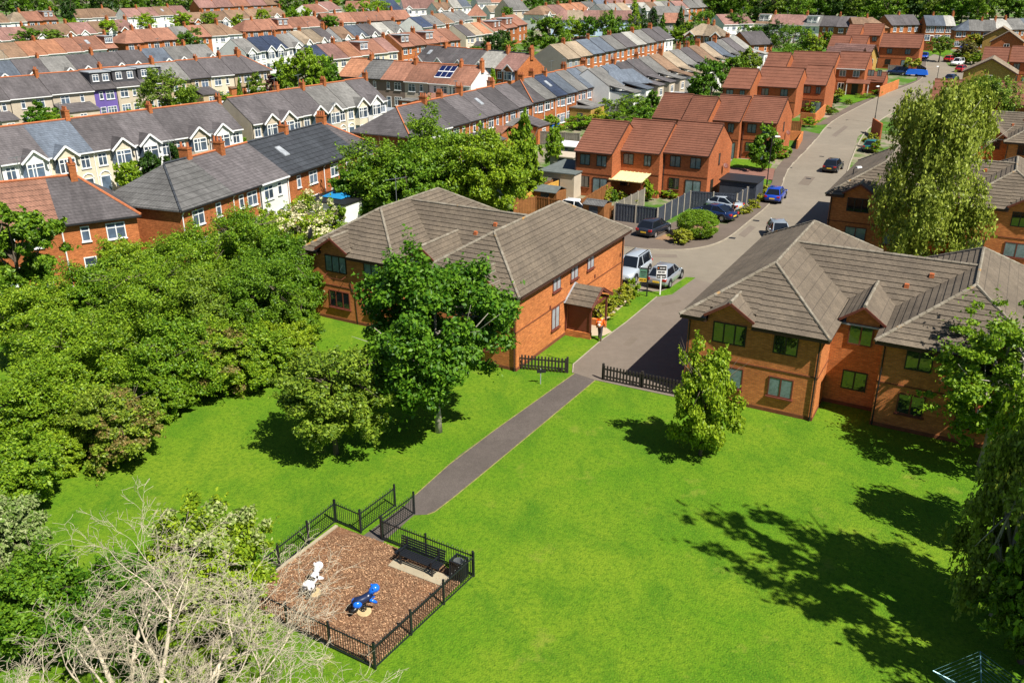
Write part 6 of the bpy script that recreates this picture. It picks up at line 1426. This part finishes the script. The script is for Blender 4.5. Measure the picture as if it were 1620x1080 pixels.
# left middle distance
for x, y, w, h, l, m, k in ((262, 146, 92, 9, 'spreading olive tree between the terraces, left of centre', 'leaf_olive', 'round'), (292, 162, 40, 5, 'darker tree at the foot of the spreading olive one', 'leaf_mid', 'round'), (62, 186, 50, 4.5, 'left bush of two behind the near left terrace', 'leaf_rich', 'dome'), (98, 192, 48, 3.6, 'right bush of two behind the near left terrace', 'leaf_bright', 'dome'), (180, 153, 26, 4, 'yellowish palm-like plant by the purple house', 'leaf_yellow', 'round'), (186, 168, 40, 3, 'garden shrubs below the purple house', 'leaf_bright', 'dome'), (405, 138, 36, 5, 'grey-green garden tree behind the beige gabled terrace', 'leaf_olive', 'round'), (380, 150, 14, 5, 'thin yellowing conifer by the brick sunroom', 'leaf_olive', 'cone'), (340, 154, 60, 2.6, 'garden hedge before the brick sunroom', 'leaf_bright', 'dome'), (434, 138, 28, 6, 'dark red copper tree behind the beige gabled terrace', 'leaf_copper', 'round'), (482, 114, 60, 8.5, 'large bright green tree left of the dark garage', 'leaf_bright', 'round'), (452, 120, 34, 6, 'bright tree left of the large bright one', 'leaf_bright', 'round'), (508, 106, 40, 6, 'bright tree right of the large bright one', 'leaf_lime', 'round'), (522, 118, 26, 6, 'dark tree before the navy solar roof', 'leaf_rich', 'round'),
    (238, 268, 46, 4.6, 'dense dark conifer bush before the near left terrace', 'leaf_dark', 'dome'), (276, 262, 36, 4.6, 'second dark conifer bush, right of the first', 'leaf_dark', 'dome'), (203, 277, 40, 4, 'loose bright shrub left of the dark conifer bushes', 'leaf_bright', 'dome'), (380, 231, 34, 3.6, 'bright bush at the right end of the near left terrace', 'leaf_bright', 'dome'), (779, 133, 12, 5, 'columnar lime conifer by the brown bay house', 'leaf_lime', 'egg'),
    (868, 53, 66, 10, 'great round dark tree, centre back', 'leaf_rich', 'round'), (894, 60, 24, 5, 'lime tree tucked against the great round one', 'leaf_lime', 'round'), (905, 44, 36, 6, 'yellow-green tree right of the great round one', 'leaf_lime', 'round'), (780, 73, 40, 7, 'dark garden tree, centre back, left of the great round tree', 'leaf_dark', 'round'), (803, 78, 40, 5, 'mid green garden tree before the great round one', 'leaf_mid', 'round'), (797, 62, 28, 6, 'dark tree behind the mid green garden tree', 'leaf_dark', 'round'), (724, 76, 28, 3.4, 'bright hedge bush at the end of the two-dormer row', 'leaf_bright', 'dome'), (757, 80, 26, 3, 'bush before the hip-roofed hut', 'leaf_mid', 'dome'), (820, 92, 30, 3.2, 'silvery shrub before the grey gable', 'leaf_olive', 'dome'), (838, 68, 30, 4, 'shrubs left of the great round tree', 'leaf_mid', 'dome'),
    (932, 40, 30, 7, 'dark tree before the long brown row, left', 'leaf_rich', 'round'), (960, 38, 36, 8, 'dark tree before the long brown row, right', 'leaf_rich', 'round'), (978, 44, 30, 6, 'olive tree beside the tall conifer', 'leaf_mid', 'round'), (965, 52, 18, 3.5, 'whitish flowering shrub behind the red and white terrace', 'leaf_silver', 'round'), (1003, 30, 34, 13, 'tall yellow-green conifer, centre right', 'leaf_bright', 'cone'), (1016, 36, 40, 10, 'broad dark fir right of the tall conifer', 'leaf_dark', 'cone'), (1034, 38, 36, 9, 'third dark fir of the group', 'leaf_dark', 'cone'), (1048, 43, 24, 7, 'green fir at the right of the group', 'leaf_mid', 'cone'), (1076, 40, 24, 10, 'pointed dark fir by the low red house', 'leaf_dark', 'cone'), (1072, 54, 30, 5, 'green tree over the end of the red and white terrace', 'leaf_bright', 'round'), (922, 46, 30, 5, 'dusky shrub before the long brown row', 'leaf_mid', 'round'),
    (107, 20, 32, 12, 'tall dark conifer among the top left roofs', 'leaf_dark', 'egg'), (50, 62, 40, 5.5, 'leftmost round street tree of the pink-roofed row', 'leaf_mid', 'round'), (93, 60, 36, 5.5, '2nd round street tree, darker, before the pink-roofed row', 'leaf_olive', 'round'), (128, 46, 38, 6, '3rd round street tree, bright lime', 'leaf_lime', 'round'), (177, 46, 38, 6, '4th round street tree, bright lime', 'leaf_lime', 'round'), (236, 36, 36, 6, '5th round street tree, bright lime', 'leaf_lime', 'round'), (291, 35, 34, 6, '6th round street tree, before the brick gable', 'leaf_lime', 'round'), (335, 31, 30, 6, '7th round street tree, mid green', 'leaf_bright', 'round'), (379, 32, 20, 5, '8th round street tree, small', 'leaf_bright', 'round'), (419, 24, 26, 6, '9th round street tree, before the white gables', 'leaf_bright', 'round'), (466, 21, 20, 5, '10th round street tree, small lime', 'leaf_lime', 'round'), (486, 21, 20, 5, '11th round street tree, small lime', 'leaf_lime', 'round'), (524, 36, 28, 6, 'dark green tree right of the white dormer row', 'leaf_mid', 'round'), (300, 62, 46, 6, 'mid green tree between red-tiled row and dark row', 'leaf_mid', 'round'), (92, 73, 30, 4, 'dark red shrub before the red-tiled hip', 'leaf_copper', 'dome'),
    (556, 15, 22, 5, 'lime tree before the orange pair, left', 'leaf_lime', 'round'), (580, 13, 26, 6, 'lime tree before the orange pair, right', 'leaf_lime', 'round'), (602, 12, 36, 7, 'large lime tree by the dark blue house', 'leaf_lime', 'round'), (641, 29, 10, 4, 'small ivy shrub at the end of the low red row', 'leaf_mid', 'round'), (803, 19, 22, 5, 'green shrub before the pale gable end, top centre', 'leaf_mid', 'round'), (432, 57, 16, 3, 'little garden tree before the white dormer row', 'leaf_olive', 'round')):
    if 'street tree' in l or l.startswith('lime tree before') : tree('tree', l, (x, y + 34), y - w * .48, w * 1.05, k, m, low=.42, leaf=.22, nl=3400, ncl=110)
    elif k == 'round' and y < 130: tc(x, y, w, h * 1.35, l, m, k, low=.32, leaf=.2, nl=4200 if w < 50 else 10000, ncl=110)
    else: tc(x, y, w, h, l, m, k, low=.1 if k != 'cone' else .03, leaf=.2 if y < 100 else .16, nl=4200 if w < 50 else 10000, ncl=110)
# wooded skyline along the top edge: one kind, told apart by nothing
wood = [(x, 3 + (i * 5) % 4, 46, 11) for i, x in enumerate(range(-20, 345, 26))] + [(455, 4, 44, 11), (478, 7, 40, 10), (500, 4, 44, 11), (520, 2, 40, 10), (430, 0, 40, 10), (395, -1, 40, 10), (350, 0, 40, 11)]
wood += [(560, 3, 40, 10), (590, 2, 44, 11), (845, 6, 44, 10), (870, 4, 44, 10), (895, 7, 36, 8), (915, 5, 40, 9), (800, -2, 40, 9)]
wood += [(x, 10 + (i * 7) % 6, 54, 10) for i, x in enumerate(range(1140, 1560, 24))] + [(x, 2 + (i * 5) % 5, 60, 13) for i, x in enumerate(range(1090, 1640, 30))]
protos = []
for i, (x, y, w, h) in enumerate(wood):
    if i < 5:
        t = tc(x, y, w, h, 'tree of the dark wood along the top edge', ['leaf_mid', 'leaf_dark', 'leaf_rich', 'leaf_mid', 'leaf_olive'][i], 'round', low=.02, leaf=.34, nl=3400, group='trees of the wood along the top edge', ncl=90); protos.append((t, w * depth(t.location) / F))
    else:
        p, wp = protos[(i * 3) % 5]; c = copy_tree(p); C = G(x, y, h * .51); c.location = (C.x, C.y, tz(C.y)); c.rotation_euler.z = i * 1.3; s = w * depth(C) / F / wp; c.scale = (s, s, s * RND.uniform(.85, 1.15))

# bare pale willow reaching up at the bottom left
def willow():
    rng = random.Random(5); B = Vector((-10.3, 18.0, 0)); t = thing('bare_willow', B, 0, 'leafless pale willow with tangled branches at bottom left', 'tree')
    parts = [MB(), MB()]
    def grow(p, d, L, r, lev):
        n = 7 if lev < 2 else 5; pts = [p]; rad = [r]; q = p.copy(); dd = d.copy()
        for i in range(n):
            w = .22 if lev < 2 else .34
            dd = (dd + Vector((rng.uniform(-w, w), rng.uniform(-w, w), rng.uniform(-.10, .12) if lev < 2 else rng.uniform(-.26, .2)))).normalized(); q = q + dd * L / n; pts.append(q); rad.append(max(.005, r * (1 - .7 * (i + 1) / n)))
        parts[0 if lev < 2 else 1].tube(pts, rad, 7 if lev < 2 else (4 if lev < 3 else 3), cap=lev < 2)
        if lev >= 4: return
        k = [7, 6, 5, 4][lev]
        for j in range(k):
            i = rng.randint(2, n) if j < k - 1 else n; a = rng.uniform(0, 6.28); s = Vector((math.cos(a), math.sin(a), rng.uniform(-.2, .6)))
            nd = (dd * rng.uniform(.5, 1.1) + s * .7).normalized(); grow(pts[i], nd, L * rng.uniform(.40, .6), max(.006, rad[i] * rng.uniform(.5, .75)), lev + 1)
    for dx, dy, dz, L in ((.1, .3, .9, 4.6), (-.45, .3, .8, 4.6), (.95, .35, .36, 4.8), (-.8, .1, .6, 4.4), (.8, .0, .55, 4.2), (-.15, .6, .7, 4.2), (.55, .35, .75, 4.4), (.95, .1, .2, 4.6)):
        grow(Vector((0, 0, .9)), Vector((dx, dy, dz)).normalized(), L * .93, .125, 0)
    parts[0].tube([(0, 0, -.2), (.02, 0, .4), (0, 0, 1.0)], [.34, .27, .2], 10)
    obj('trunk', parts[0].mesh('trunk', M['deadwood'], True), t); obj('twigs', parts[1].mesh('twigs', M['deadwood'], True), t)
willow()
tc(330, 885, 190, 5.0, 'whitebeam with silvery leaf tips behind the bare branches', ('leaf_bright', 'leaf_silver'), 'dome', low=.03, leaf=.08, nl=26000, ncl=200, var=3)
tc(200, 960, 220, 3.6, 'dark ivy-green bush beneath the bare willow', 'leaf_rich', 'dome', low=.02, leaf=.085, nl=26000, ncl=200, name='bush')
tc(330, 1010, 150, 2.6, 'small green bush under the bare branches near the play area', 'leaf_bright', 'dome', low=.02, leaf=.12, nl=8000, name='bush')
